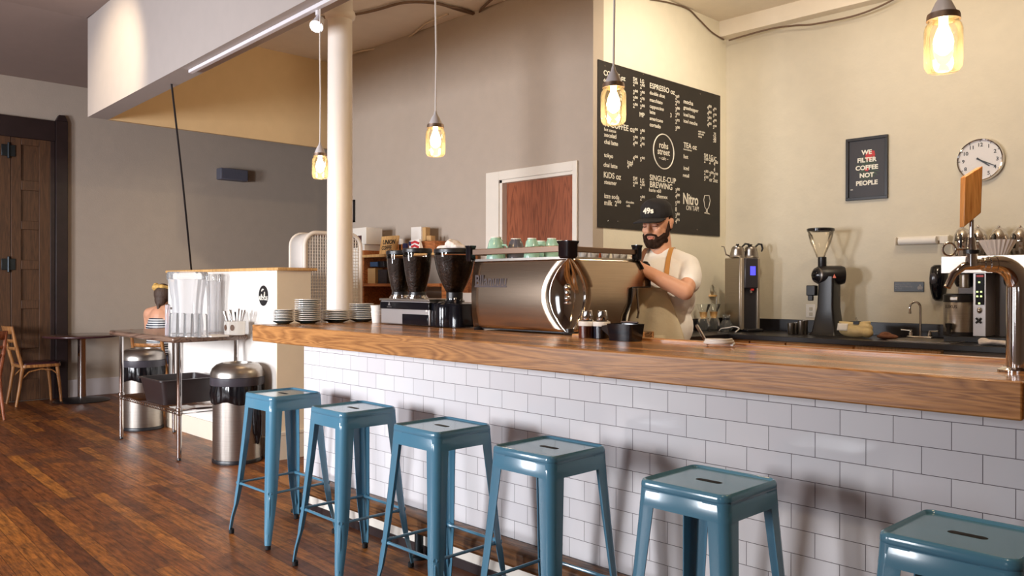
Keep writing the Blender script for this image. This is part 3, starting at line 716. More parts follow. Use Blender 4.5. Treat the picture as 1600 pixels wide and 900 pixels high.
# twin grinder
gx0, gx1, gy0, gy1 = on(595, 500, 1, 0.41).x, on(671, 500, 1, 0.41).x, 0.41, 0.66
ztop = on(595, 466, 1, 0.41).z
tg = thing('coffee_grinder', 'silver and black twin coffee grinder with two tall bean hoppers on the counter', 'coffee grinder', (gx0, gy0, CT))
W_ = gx1 - gx0; H_ = ztop - CT
boxpart('body', (0, 0, 0.004), (W_, gy1 - gy0, H_ - 0.012), mat('satin_silver', rgb(190, 184, 182), 0.35, 0.7), tg, 0.006)
boxpart('black_band', (-0.002, -0.005, H_ * 0.60), (W_ + 0.002, 0.05, H_ - 0.02), BLACKG, tg, 0.003)
boxpart('top_plate', (-0.006, -0.008, H_ - 0.012), (W_ + 0.006, gy1 - gy0 + 0.004, H_), STEEL, tg, 0.002)
boxpart('dosing_window', (W_ * 0.47, -0.006, 0.006), (W_ * 0.985, 0.03, H_ * 0.43), BLACKG, tg, 0.003)
mb = MB(); triangle_logo(mb, (W_ * 0.2, -0.0052, H_ * 0.79), 0.014); mb.text('MAHLKÖNIG', 0.008, face_my((W_ * 0.2, -0.0052, H_ * 0.66)), 0.0004, 'CENTER'); build('logo', mb, mat('dim_silver_print', rgb(120, 116, 116), 0.4), tg)
for i, (px, rt) in enumerate(((625, 0.084), (652, 0.088))):
    q = on(px, 450, 1, 0.55 - 0.02 * i); hh = on(px, 397 - 3 * i, 1, 0.55 - 0.02 * i).z - on(px, 452, 1, 0.55 - 0.02 * i).z
    base = Vector((q.x - gx0, q.y - gy0, H_ + 0.035))
    build('collar', MB().lathe([(0.066, H_ - CT * 0), (0.066, H_ + 0.008), (0.058, H_ + 0.012), (0.058, H_ + 0.02)], (base.x, base.y, 0), 28), CHROME, tg)
    hopper(tg, base, rt, 0.048, on(px, 397 - 3 * i, 1, q.y).z - CT - H_ - 0.035 - 0.0)

# big single grinder
q = on(706, 512, 1, 0.50)
bg = thing('coffee_grinder', 'black coffee grinder with one wide cone hopper beside the espresso machine', 'coffee grinder', (q.x, 0.52, CT))
zt2 = on(706, 472, 1, 0.52).z - CT
mb = MB(); mb.loft([[(x, y, z) for x, y in rrect(0.142 * k, 0.10 * k, 0.045 * k, 5)] for k, z in ((1.0, 0.003), (1.0, 0.075), (0.985, 0.08), (0.985, zt2 - 0.02), (0.95, zt2 - 0.008), (0.7, zt2))])
build('body', mb, BLACKG, bg, smooth=50)
build('front_drum', MB().lathe([(0.075, 0.004), (0.077, 0.02), (0.077, zt2 - 0.03), (0.072, zt2 - 0.01), (0.05, zt2 + 0.004)], (0.01, -0.055, 0), 30), BLACKG, bg)
mb = MB(); triangle_logo(mb, (-0.118, -0.1105, zt2 * 0.66), 0.013); mb.text('mahlkönig', 0.009, face_my((-0.118, -0.1105, zt2 * 0.46)), 0.0004, 'CENTER'); build('logo', mb, PAPER, bg)
zb = on(706, 458, 1, 0.52).z - CT; ztp = on(706, 395, 1, 0.52).z - CT
build('neck', MB().lathe([(0.060, zt2 - 0.004), (0.058, zt2 + 0.01), (0.048, zt2 + 0.014), (0.046, zb + 0.004)], (0, 0, 0), 28), BLACKG, bg)
hopper(bg, (0, 0, zb), 0.118, 0.044, ztp - zb, 0.93)
build('clamp_knob', MB().ball((0.075, -0.06, zt2 + 0.02), 0.010).tube([(0.075, -0.06, zt2 - 0.01), (0.075, -0.06, zt2 + 0.015)], 0.006), CHROME, bg)
bx, by, bz = bg.location
rag = blob('folded_cloth', [('e', (0, 0, 0.022), (0.055, 0.045, 0.030)), ('e', (0.035, 0.0, 0.014), (0.045, 0.03, 0.018)), ('e', (-0.01, -0.012, 0.028), (0.03, 0.028, 0.030)), ('e', (-0.085, -0.01, 0.009), (0.035, 0.03, 0.016)), ('c', [(-0.11, -0.02, 0.008), (-0.04, -0.02, 0.012), (0.06, -0.03, 0.012), (0.085, 0.01, 0.01)], [0.011, 0.013, 0.012, 0.01]), ('c', [(-0.03, -0.03, 0.03), (0.0, -0.035, 0.043), (0.035, -0.03, 0.028)], [0.008, 0.008, 0.008])], mat('white_rag', rgb(228, 216, 208), 0.9, var=0.12, scale=40, bump=0.8, bscale=30), None, 0.004, 3)
rag.location = (bx, by - 0.01, bz + ztp + 0.021)
rag['label'] = 'crumpled white cloth lying on the wide hopper lid'; rag['category'] = 'cloth'

# espresso machine
ex0, ex1, ey0, ey1 = 0.752, 1.440, 0.388, 0.95
zb0, zt0 = CT + 0.014, 1.476
em = thing('espresso_machine', 'large brushed steel espresso machine with an oval chrome corner panel on the counter', 'espresso machine', (ex0, ey0, CT))
def T(z): return (z - zb0) / (zt0 - zb0)
xr_mid, yl_mid = on(861, 455, 1, ey0).x, on(912, 455, 0, ex1).y
def lens(t): return max(0.0, math.sin(PI * min(max(t, 0), 1))) ** 0.75
def yfr(z): return ey0 + 0.020 - 0.030 * math.sin(PI * (0.12 + 0.80 * T(z)))
def xright(z): return ex1 - (ex1 - xr_mid) * lens(T(z) * 0.95 + 0.035)
def xsd(z): return ex1 + 0.012 * math.sin(PI * T(z)) - 0.006
def yleft(z): return ey0 + 0.006 + (yl_mid - ey0) * lens(T(z) * 0.95 + 0.035)
side_pts = [(zb0, on(976, 505, 0, ex1).y), (1.19, on(977, 495, 0, ex1).y), (1.25, on(984, 475, 0, ex1).y), (1.335, on(986, 449, 0, ex1).y), (1.337, on(1014, 442, 0, ex1).y), (1.375, on(1014, 436, 0, ex1).y), (1.42, on(1007, 420, 0, ex1).y), (zt0, on(999, 407, 0, ex1).y)]
def yback(z):
    for (a, ya_), (b_, yb_) in zip(side_pts, side_pts[1:]):
        if a <= z <= b_: return ya_ + (yb_ - ya_) * (z - a) / (b_ - a)
    return side_pts[-1][1]
NZ = 24
zz = [zb0 + (zt0 - zb0) * i / NZ for i in range(NZ + 1)]
zz2 = sorted(zz + [1.335, 1.337])
mb = MB(); mb.grid(lambda u, v: (ex0 + 0.02 * abs(v - 0.4) ** 2 + (xright(zb0 + (zt0 - zb0) * v) - ex0) * u, yfr(zb0 + (zt0 - zb0) * v), zb0 + (zt0 - zb0) * v), 10, NZ)
build('front_panel', mb, STEELH, em, world=True, solid=0.004, smooth=60)
mb = MB(); V = []
for z in zz2: V.append([mb.b.verts.new((xsd(z), yleft(z) + (yback(z) - yleft(z)) * j / 8, z)) for j in range(9)])
for a, b_ in zip(V, V[1:]):
    for j in range(8): mb.b.faces.new((a[j], a[j + 1], b_[j + 1], b_[j]))
build('side_panel', mb, STEELH, em, world=True, solid=0.004, smooth=60)
mb = MB()
def lensP(u, v):
    z = zb0 + (zt0 - zb0) * v; A = Vector((xright(z), yfr(z) + 0.004, z)); B = Vector((xsd(z) - 0.004, yleft(z), z))
    p = A.lerp(B, u); d = (B - A).length; k = Vector((1, -1, 0)).normalized(); return p + k * d * 0.12 * math.sin(PI * u)
mb.grid(lensP, 10, NZ); build('oval_corner_panel', mb, CHROME, em, world=True, smooth=80)
mb = MB(); mb.tube([Vector(lensP(0, i / 20)) + Vector((0.002, -0.004, 0)) for i in range(21)], 0.0045, 8); mb.tube([Vector(lensP(1, i / 20)) + Vector((0.005, -0.002, 0)) for i in range(21)], 0.0045, 8)
build('oval_rim', mb, CHROME, em, world=True, smooth=70)
# cast figure badge, kept plain
bc_ = Vector(lensP(0.5, 0.56)); dn = Vector((1, -1, 0)).normalized()
mb = MB()
for dz, r in ((0.035, (0.018, 0.018, 0.020)), (0.010, (0.015, 0.015, 0.022)), (-0.018, (0.016, 0.016, 0.020)), (-0.040, (0.022, 0.016, 0.008))): mb.ball((bc_.x, bc_.y, bc_.z + dz - 0.02), r, 14, 10)
bd = build('cast_badge', mb, CHROME, em, world=True, smooth=80)
edge_ = [Vector((xsd(z) + 0.003, yback(z), z)) for z in zz2]
build('side_trim', MB().tube(edge_, 0.004, 8), BLACK, em, world=True, smooth=60)
tz = zb0 + 0.004
inner = MB(); inner.box((ex0 + 0.03, ey0 + 0.075, CT + 0.004), (ex1 - 0.07, 0.84, zt0 - 0.004)); build('inner_body', inner, mat('dark_inner_steel', rgb(70, 64, 62), 0.35, 0.8), em, world=True)
boxpart('head_housing', (ex0 + 0.02, 0.80, 1.34), (ex1 - 0.005, 0.985, zt0 - 0.03), STEEL, em, 0.01, world=True)
mb = MB(); mb.prism([(0.39, zt0 - 0.004), (0.95, zt0 - 0.004), (0.95, zt0 + 0.008), (0.39, zt0 + 0.008)], ex1 - ex0 - 0.02, 0, ex0 + 0.01); build('cup_tray', mb, STEEL, em, world=True)
mb = MB(); mb.prism([(yfr(z), z) for z in zz] + [(0.9, zt0), (0.9, 1.34), (0.82, 1.33), (0.82, zb0)], 0.012, 0, ex0 - 0.002); build('side_cheek', mb, CHROME, em, world=True)
mb = MB(); mb.box((ex0 + 0.03, ey0 + 0.03, CT + 0.006), (ex1 - 0.03, 0.86, zb0 + 0.006)); build('drip_base', mb, BLACK, em, world=True)
for x, y in ((ex0 + 0.015, ey0 + 0.03), (ex1 - 0.01, ey0 + 0.02), (ex0 + 0.05, 0.82), (ex1 - 0.05, 0.82)):
    build('foot', MB().lathe([(0.028, 0.0), (0.030, 0.006), (0.020, 0.012), (0.020, 0.03)], (x, y, CT + 0.0005), 20), BLACK, em, world=True)
rz0 = zt0 + 0.030; rz1 = zt0 + 0.062
for i, (a, b_) in enumerate((((ex0 - 0.02, ey0 - 0.012, rz0), (ex1, ey0 + 0.000, rz1)), ((ex1 - 0.012, ey0 + 0.0, rz0), (ex1 + 0.002, 0.94, rz1 - 0.004)), ((ex0 - 0.02, ey0 - 0.01, rz0), (ex0 - 0.008, 0.94, rz1 - 0.004)))):
    boxpart('cup_rail', a, b_, mat('satin_rail', rgb(128, 106, 92), 0.42, 1.0), em, 0.003, world=True)
for (x, y, s_) in ((ex0 - 0.014, ey0 - 0.005, 0.020), (ex1 - 0.002, ey0 + 0.0, 0.036), (ex1 - 0.006, 0.935, 0.020), (ex0 - 0.014, 0.935, 0.02)):
    mb = MB(); mb.loft([[(x + a, y + b_, z) for a, b_ in rrect(s_ * k, s_ * k, s_ * 0.3)] for k, z in ((0.8, zt0 - 0.002), (1.0, zt0 + 0.01), (1, rz1 + 0.004), (1.15, rz1 + 0.014), (1.15, rz1 + 0.02))]); build('rail_post', mb, BLACKG, em, world=True, smooth=50)
mb = MB(); mb.text('Bllanuuu', 0.084, face_my((on(744, 447, 1, ey0).x, yfr(1.40) - 0.006, on(744, 447, 1, ey0).z)) @ Matrix.Diagonal((0.86, 1, 1, 1)), 0.003, 'LEFT', 0.002)
mb.box((on(744, 447, 1, ey0).x, yfr(1.40) - 0.010, on(744, 449, 1, ey0).z), (on(794, 447, 1, ey0).x, yfr(1.40) - 0.004, on(744, 446.6, 1, ey0).z)); build('name_badge', mb, mat('badge_metal', rgb(74, 64, 64), 0.45, 0.5), em, world=True)
for gx in (0.95, 1.25):
    gh = build('group_head', MB().lathe([(0.035, -0.06), (0.042, -0.05), (0.042, 0.0), (0.03, 0.012)], (gx, 0.955, 1.35), 24), CHROME, em, world=True)
    build('portafilter', MB().tube([(gx, 0.955, 1.285), (gx, 1.01, 1.283), (gx, 1.08, 1.275)], [0.012, 0.011, 0.014]).lathe([(0.034, -0.02), (0.036, 0.012)], (gx, 0.955, 1.288), 24), BLACK, em, world=True)
build('steam_knob', MB().lathe([(0.028, -0.012), (0.032, 0.0), (0.028, 0.014), (0.012, 0.018)], tuple(on(1008, 417, 0, ex1 - 0.03)), 20, Vector((0.3, 1, 0.2))), BLACKG, em, world=True)
build('steam_wand', MB().tube([(1.40, 0.93, 1.36), (1.40, 0.98, 1.33), (1.405, 0.99, 1.2), (1.40, 0.985, 1.17)], 0.006), CHROME, em, world=True)

# cups on top of the machine
def cup_thing(px, py, m, label, r=0.042, h=0.058, rim=True, up=False):
    X = None; y = 0.52
    y = 0.47 + 0.09 * (len([o for o in bpy.data.objects if o.name.startswith('coffee_cup')]) % 2) + (0.10 if px > 840 else 0); c = on(px, py, 1, y)
    t = thing('coffee_cup', label, 'cup', (c.x, y, zt0 + 0.0085), random.uniform(0, 6), 'cups on top of the espresso machine')
    prof = [(r, 0), (r * 1.0, 0.003), (r * 0.93, h * 0.45), (r * 0.72, h * 0.84), (r * 0.55, h * 0.93), (r * 0.55, h), (r * 0.48, h), (r * 0.46, h * 0.95), (0.001, h * 0.94)]
    if up: prof = [(r * 0.55, 0), (r * 0.58, h * 0.06), (r * 0.75, h * 0.18), (r * 0.95, h * 0.6), (r, h), (r * 0.95, h), (r * 0.9, h * 0.6), (0.001, h * 0.12)]
    build('bowl', MB().lathe(prof, n=28), m, t, smooth=50)
    zr = h * 0.52
    build('foot_ring' if not up else 'rim', MB().lathe([(r * 0.55, h - 0.003), (r * 0.56, h + 0.0012), (r * 0.48, h + 0.0012), (r * 0.47, h - 0.003)] if not up else [(r, h - 0.002), (r * 1.01, h + 0.001), (r * 0.94, h + 0.001)], n=28, cap=False), PORCELAIN, t)
    build('handle', MB().tube([(r * 0.9, 0, zr - 0.014), (r * 1.35, 0, zr - 0.016), (r * 1.5, 0, zr), (r * 1.3, 0, zr + 0.014), (r * 0.8, 0, zr + 0.013)], 0.005, 8), m, t)
    return t
for px, py, m, lb, r, h in ((775, 392, MINT, 'mint green cup leftmost on the espresso machine, upside down', 0.052, 0.118), (806, 392, SLATE, 'dark grey cup upside down beside the leftmost mint cup on the machine', 0.050, 0.112),
                      (831, 392, MINT, 'small mint cup upside down behind the rail, third from the left on the machine', 0.042, 0.102), (845, 396, MINT, 'mint cup upside down, fourth from the left on the machine', 0.046, 0.100),
                      (862, 391, MINT, 'mint cup upside down just left of the black corner post', 0.042, 0.104), (872, 400, MINT, 'mint cup upside down nearest the black corner post', 0.042, 0.098)):
    cup_thing(px, py, m, lb, r, h)
shot = None
for i in range(5):
    px = 912 + i * 17; c = on(px, 401, 0, ex1 - 0.07)
    if shot is None:
        o = shot = build('shot_glass', MB().lathe([(0.018, 0), (0.02, 0.002), (0.024, 0.034), (0.0225, 0.034), (0.019, 0.004)], n=20, cap=False), FROST, smooth=60); o['category'] = 'glass'; o['group'] = 'shot glasses on the machine'
        o['label'] = 'small clear glass among those under the side rail of the espresso machine'
    else: o = shot.copy(); COL.objects.link(o)
    o.location = (c.x, min(c.y, 0.90), zt0 + 0.0085)
o = build('shot_glass', MB().lathe([(0.018, 0), (0.02, 0.002), (0.024, 0.034), (0.001, 0.034)], n=20), mat('copper_pot', rgb(176, 84, 44), 0.3, 0.5)); c = on(938, 401, 0, ex1 - 0.12)
o.location = (c.x, c.y, zt0 + 0.0085); o.name = 'cocoa_cup'; o['label'] = 'small rust coloured cup under the side rail of the espresso machine'; o['category'] = 'cup'

# syrup jars, measuring cups, knock box, hose
for i, (px, colr, nm, pos) in enumerate(((917, rgb(104, 44, 30), 'jar of red brown syrup with white lid left of the dark jar', 'left'), (940, rgb(40, 40, 52), 'jar of near black syrup with white lid beside the knock box', 'right'))):
    c = on(px, 527, 2, CT); c.y = 0.30 + 0.02 * i; c = on(px, 524, 1, c.y)
    R = 0.037
    t = thing('syrup_jar', nm, 'jar', (c.x, c.y, CT))
    build('jar', MB().lathe([(R, 0.0005), (R + 0.001, 0.002), (R + 0.001, 0.072), (R - 0.004, 0.072)], n=28), glass('jar_clear_%d' % i, (0.95, 0.95, 0.95)), t)
    build('syrup', MB().lathe([(R - 0.001, 0.002), (R - 0.001, 0.055), (0.001, 0.055)], n=28), mat('syrup_%d' % i, colr, 0.2, coat=0.5), t)
    build('white_lid', MB().lathe([(R + 0.001, 0.056), (R + 0.002, 0.058), (R + 0.002, 0.076), (0.001, 0.078)], n=28), mat('foam_white', rgb(232, 224, 214), 0.5), t)
    k = thing('measuring_cup', 'upturned small metal cup on the %s syrup jar' % pos, 'cup', (c.x + 0.004, c.y, CT + 0.0785))
    build('cup_body', MB().lathe([(0.0265, 0), (0.0275, 0.002), (0.021, 0.046), (0.019, 0.048), (0.001, 0.048)], n=28), CHROME, k)
    build('rim', MB().lathe([(0.0265, 0), (0.029, 0.001), (0.028, 0.004)], n=28), CHROME, k)
c = on(984, 528, 1, 0.30)
kb = thing('knock_box', 'black knock box standing between the syrup jars and the barista', 'knock box', (c.x, 0.27, CT))
mb = MB(); mb.loft([[(x, y, z) for x, y in rrect(a, b_, 0.012)] for a, b_, z in ((0.060, 0.045, 0.001), (0.068, 0.052, 0.074), (0.064, 0.048, 0.074), (0.058, 0.042, 0.01))]); build('box', mb, BLACKG, kb)
build('steel_lip', MB().tube([(-0.06, 0.048, 0.078), (0.03, 0.048, 0.078)], 0.005, 8), CHROME, kb)
build('spout', MB().loft([[(-0.06, -0.03, 0.015), (-0.06, 0.03, 0.015), (-0.06, 0.03, 0.07), (-0.06, -0.03, 0.07)], [(-0.125, -0.01, 0.045), (-0.125, 0.01, 0.045), (-0.125, 0.01, 0.062), (-0.125, -0.01, 0.062)]]), BLACK, kb)
c1 = on(1106, 533, 1, 0.30); c2 = on(1089, 509, 1, 0.36)
tag(build('milk_thermometer', MB().tube([(c1.x, c1.y, CT + 0.006), (c2.x, c2.y, c2.z)], [0.006, 0.007], 10), CHROME), 'slim shiny metal rod leaning beside the white hose coil', 'tool')
c = on(1129, 531, 1, 0.30); pts = []
for k in range(46):
    a = 2 * PI * k / 22; pts.append((c.x + 0.056 * math.cos(a) * (1 - 0.003 * k), 0.275 + 0.055 * math.sin(a) * (1 - 0.003 * k), CT + 0.011 + 0.018 * k / 46))
tag(build('coiled_hose', MB().tube(pts, 0.0065, 10), mat('white_hose', rgb(222, 216, 212), 0.4), smooth=60), 'white coiled hose lying on the bar right of the barista', 'hose')

# beer tap tower at the right edge
tw = dep(1606, 560, 2.36); tx, ty = tw.x, 0.06
tt = thing('tap_tower', 'chrome draught tap tower with wooden handle at the right edge of the bar', 'tap', (tx, ty, CT))
dl_ = -RX.copy(); dl_.z = 0; dl_.normalize()
zc_ = 0.245
P = [Vector((0, 0, 0.004)), Vector((0, 0, 0.12)), Vector((0, 0, zc_ - 0.02))]
for k in range(9):
    a = k / 8 * PI / 2; P.append(Vector((0, 0, zc_ - 0.02)) + dl_ * 0.066 * (1 - math.cos(a)) + Vector((0, 0, 0.075 * math.sin(a))))
zc2 = P[-1].z; P.append(P[-1] + dl_ * 0.006)
build('tower_pipe', MB().tube(P, [0.034] * 3 + [0.034 - 0.010 * k / 8 for k in range(9)] + [0.024], 28), CHROME, tt, smooth=70)
build('base_flange', MB().lathe([(0.055, 0.0005), (0.055, 0.006), (0.038, 0.014)], n=32), CHROME, tt)
e = P[-1]
fz = build('shank', MB().tube([e, e + dl_ * 0.018, e + dl_ * 0.019, e + dl_ * 0.032, e + dl_ * 0.033, e + dl_ * 0.046], [0.022, 0.022, 0.019, 0.019, 0.015, 0.015], 24), CHROME, tt, smooth=40)
g = e + dl_ * 0.052
build('faucet', MB().tube([e + dl_ * 0.04, g, g + dl_ * 0.035 + Vector((0, 0, -0.006)), g + dl_ * 0.062 + Vector((0, 0, -0.028)), g + dl_ * 0.080 + Vector((0, 0, -0.065))], [0.013, 0.016, 0.011, 0.010, 0.0095], 18).tube([g + dl_ * 0.012 + Vector((0, 0, -0.005)), g + dl_ * 0.012 + Vector((0, 0, 0.075))], [0.017, 0.009], 18).ball(g + dl_ * 0.012 + Vector((0, 0, 0.035)), 0.014), CHROME, tt, smooth=60)
build('collar_ring', MB().tube([g + dl_ * 0.012 + Vector((0, 0, 0.030)), g + dl_ * 0.012 + Vector((0, 0, 0.040))], 0.021, 20), BLACK, tt)
build('lever_stem', MB().tube([g + dl_ * 0.012 + Vector((0, 0, 0.07)), g + dl_ * 0.012 + Vector((0, 0, 0.125))], 0.006, 12), CHROME, tt)
hz_ = g + dl_ * 0.012 + Vector((0, 0, 0.115))
th_ = Vector((0, 0, 0)); R_ = -dl_; F_ = Vector((0, 0, 1)).cross(R_)
mb = MB()
def hp(a, b_, z): return hz_ + R_ * a + F_ * b_ + Vector((0, 0, z))
mb.loft([[hp(-0.028, -0.012, 0.0 - 0.012), hp(0.018, -0.016, 0.028), hp(0.018, 0.016, 0.028), hp(-0.028, 0.012, -0.012)], [hp(-0.026, -0.012, 0.128), hp(0.022, -0.016, 0.158), hp(0.022, 0.016, 0.158), hp(-0.026, 0.012, 0.128)]])
build('wooden_handle', mb, TAPWOOD, tt, 0.002)
gu = tt.location + g
rg = g + dl_ * 0.012 + Vector((0, 0, 0.042))
build('side_lever', MB().tube([rg, rg + dl_ * 0.045], 0.0035, 8).tube([rg + dl_ * 0.062 + (dl_ * math.cos(a) + Vector((0, 0, 1)) * math.sin(a)) * 0.018 for a in [2 * PI * i / 20 for i in range(21)]], 0.003, 8), CHROME, tt, smooth=60)
# ================================================================== MENU WALL
bx = XM + 0.012
b0 = on(935, 92, 0, bx); b1 = on(1125, 370, 0, bx)
by0, by1, bz0, bz1 = b0.y, b1.y, (on(935, 354, 0, bx).z + b1.z) / 2, (b0.z + on(1125, 150, 0, bx).z) / 2
mbd = thing('menu_board', 'large blackboard menu with hand lettered white coffee prices on the pale wall', 'menu board', (XM, (by0 + by1) / 2, bz0))
boxpart('board', (XM + 0.002, by0, bz0), (XM + 0.012, by1, bz1), BOARD, mbd, 0.001, world=True)
mb = MB()
def ink(txt, px, py, size_px, al='LEFT', bold=0.0, sx=1.0, mbx=None):
    c = on(px, py, 0, bx + 0.001); k = (c - CAM).dot(RZ) / F_PX
    sc = size_px * k / 0.70
    c.z -= 0
    (mbx or mb).text(txt, sc, face_px(c) @ Matrix.Diagonal((sx, 1, 1, 1)), 0.0006, al, bold * sc)
for t, x, y, s_ in (('COFFEE oz', 943, 117, 8), ('dr', 943, 127, 5), ('dark', 968, 146, 6), ('au lait', 962, 155, 6), ('N-COFFEE oz', 945, 197, 9),
                    ('hot cocoa', 944, 204, 5), ('xocolatl', 944, 213, 6.5), ('chai latte', 944, 224, 6.5), ('tokyo', 944, 245, 6.5), ('chai latte', 943, 260, 6.5),
                    ('KiDS oz', 943, 277, 9), ('steamer', 944, 287, 6.5), ('izze soda', 944, 309, 7), ('milk  2⁰⁰', 944, 320, 8), ('chocolate', 978, 317, 3.6), ('milk', 979, 323, 3.6),
                    ('SM', 989, 126, 6), ('LG', 1000, 129, 6), ('MP', 999, 182, 7),
                    ('ESPRESSO oz', 1015, 137, 8), ('double shot', 1015, 147, 5.5), ('macchiato', 1015, 158, 5.5), ('cappuccino', 1015, 168, 5.5), ('latte', 1015, 177, 5.5), ('americano', 1015, 187, 5.5), ('cortado', 1015, 197, 6),
                    ('mocha', 1068, 161, 6.5), ('grasshopper', 1068, 170, 5.5), ('iced latte', 1068, 181, 5.5), ('iced mocha', 1068, 191, 5.5), ('extra shot', 1091, 206, 3), ('add milk', 1091, 210, 3), ('syrup', 1091, 214, 3),
                    ('TEA oz', 1068, 230, 8), ('loose leaf teas', 1068, 234, 2.6), ('hot', 1068, 247, 6), ('iced', 1068, 265, 6), ('retail', 1067, 276, 5.5),
                    ('SINGLE-CUP', 1015, 281, 8.5), ('BREWING', 1015, 292, 9), ('hario v60', 1014, 299, 5.5), ('chemex', 1026, 309, 6)):
    ink(t, x, y, s_ * 1.02, sx=1.0 if x < 1010 else 1.05, bold=0.012)
for x, rows in ((989, ((134, '2⁰⁰'), (147, '3⁰⁰'), (157, '2⁵⁰'), (168, '2⁵⁰'), (207, '3⁰⁰'), (219, '3⁵⁰'), (228, '4⁵⁰'), (250, '4⁰⁰'), (282, 'SM'), (291, '2⁰⁰'))),
                (1000, ((138, '2⁵⁰'), (149, '3⁵⁰'), (159, '2⁷⁵'), (170, '3⁵⁰'), (209, '3⁵⁰'), (221, '3⁷⁵'), (230, '4⁷⁵'), (252, '5⁰⁰'), (285, 'LG'), (294, '2⁵⁰'), (313, '2⁰⁰'))),
                (1055, ((155, '2²⁵'), (164, '2⁷⁵'), (174, '3⁰⁰'), (183, '3⁷⁵'), (193, '2⁷⁵'), (204, '3⁰⁰'), (301, '3⁰⁰'), (310, '4⁰⁰'), (321, '5⁰⁰'), (330, '8'), (340, '3⁵⁰'), (349, '4⁷⁵'))),
                (1105, ((171, '4⁵⁰'), (180, '4⁵⁰'), (189, '3⁵⁰'), (198, '4⁵⁰'))), (1114, ((174, '4⁷⁵'), (183, '5⁰⁰'), (192, '4⁰⁰'), (201, '5⁰⁰'), (212, '.75'), (218, '.50'), (222, '.50'))),
                (1100, ((246, 'SM'), (254, '2⁰⁰'), (273, '2⁵⁰'), (282, '5⁰⁰ or 2oz'))), (1108, ((248, 'LG'), (256, '2⁵⁰'), (275, '3⁰⁰'))), (1115, ((251, 'IC'), (259, '4⁰⁰'), (268, '4'), (277, '5⁰⁰'))),
                (980, ((256, 'iced'), (263, '4⁵⁰'),)), (1047, ((183, '3'),))):
    for y, t in rows: ink(t, x, y, 6.6 if x not in (1114,) else 5.5, sx=0.95, bold=0.01)
build('chalk_lettering', mb, CHALK, mbd, world=True)
mb = MB(); ink('Nitro', 1067, 318, 17, bold=0.02, sx=0.78, mbx=mb); ink('ON TAP!', 1072, 328, 7.5, sx=0.86, mbx=mb)
gc = on(1104, 333, 0, bx + 0.001); k = (gc - CAM).dot(RZ) / F_PX
def out(pts, w_=0.006, zz_=0):
    mb.tube([Vector((bx + 0.001, gc.y + a * k, gc.z + b_ * k)) for a, b_ in pts], w_ / 2, 6)
out([(-6, 27), (-8, 20), (-5, 9), (-1, 6), (-1, 1), (-7, 0), (9, -1), (2, 1), (2, 6), (6, 9), (10, 20), (7, 28), (-6, 27)])
build('nitro_drawing', mb, CHALK, mbd, world=True)
mb = MB(); cc_ = on(1037, 237, 0, bx + 0.001); kk = (cc_ - CAM).dot(RZ) / F_PX; Rr = 27 * kk
mb.tube([Vector((bx + 0.001, cc_.y + Rr * math.cos(a), cc_.z + Rr * math.sin(a))) for a in [2 * PI * i / 48 for i in range(49)]], 0.006, 6)
ink('rohs', 1037, 232, 10, 'CENTER', 0.01, 0.95, mb); ink('street', 1037, 242, 10, 'CENTER', 0.01, 0.95, mb); ink('~ cafe ~', 1037, 250, 5.5, 'CENTER', 0, 0.95, mb)
build('round_emblem', mb, CHALK, mbd, world=True)
mb = MB()
for px, py in ((945, 103), (1005, 116), (1094, 147), (1038, 134), (950, 345), (965, 346), (1089, 359)):
    mb.ball(on(px, py, 0, bx + 0.001), 0.006, 8, 6)
build('screw', mb, CHROME, mbd, world=True)

# poster, clock, little sign, roll, dispenser, outlet on the back wall
fy = YB - 0.02
q0, q1 = on(1322, 218, 1, fy), on(1387, 310, 1, fy); px0, px1, pz0, pz1 = q0.x, q1.x, (q1.z + on(1322, 314, 1, fy).z) / 2, q0.z
po = thing('framed_poster', 'black framed poster of white words over red flowers on the back wall', 'poster', ((px0 + px1) / 2, YB, pz0))
mb = MB(); f_ = 0.026
for a in ((px0, pz0, px1, pz0 + f_), (px0, pz1 - f_, px1, pz1), (px0, pz0 + f_, px0 + f_, pz1 - f_), (px1 - f_, pz0 + f_, px1, pz1 - f_)): mb.box((a[0], YB - 0.03, a[1]), (a[2], YB - 0.001, a[3]))
build('frame', mb, BLACK, po, 0.002, world=True)
boxpart('print', (px0 + f_ * 0.9, YB - 0.014, pz0 + f_ * 0.9), (px1 - f_ * 0.9, YB - 0.001, pz1 - f_ * 0.9), mat('charcoal_print', rgb(46, 42, 46), 0.5), po, world=True)
mb = MB(); pm = (px0 + px1) / 2; ph = pz1 - pz0
for i, t in enumerate(('WE', 'FILTER', 'COFFEE', 'NOT', 'PEOPLE')):
    mb.text(t, 0.056, face_my((pm, YB - 0.0165, pz1 - ph * (0.275 + 0.122 * i))) @ Matrix.Diagonal((1.05, 1, 1, 1)), 0.0006, 'CENTER', 0.0022)
    build('lettering', mb, CHALK, po, world=True); mb = MB()
mb.box((px0 + 0.04, YB - 0.016, pz0 + ph * 0.17), (px0 + 0.062, YB - 0.015, pz0 + ph * 0.18))
build('small_mark', mb, CHALK, po, world=True)
rf, gf = MB(), MB()
for a, b_, r in ((0.02, 0.14, 0.030), (0.045, 0.12, 0.028), (0.01, 0.10, 0.026), (0.05, 0.155, 0.022), (0.0, -0.02, 0.02)):
    for k in range(5):
        t = 2 * PI * k / 5 + a * 40; rf.ball((pm + a + r * 0.6 * math.cos(t), YB - 0.0142, pz0 + ph * 0.52 + b_ * 0.8 + r * 0.6 * math.sin(t)), (r * 0.55, 0.0008, r * 0.5), 8, 5)
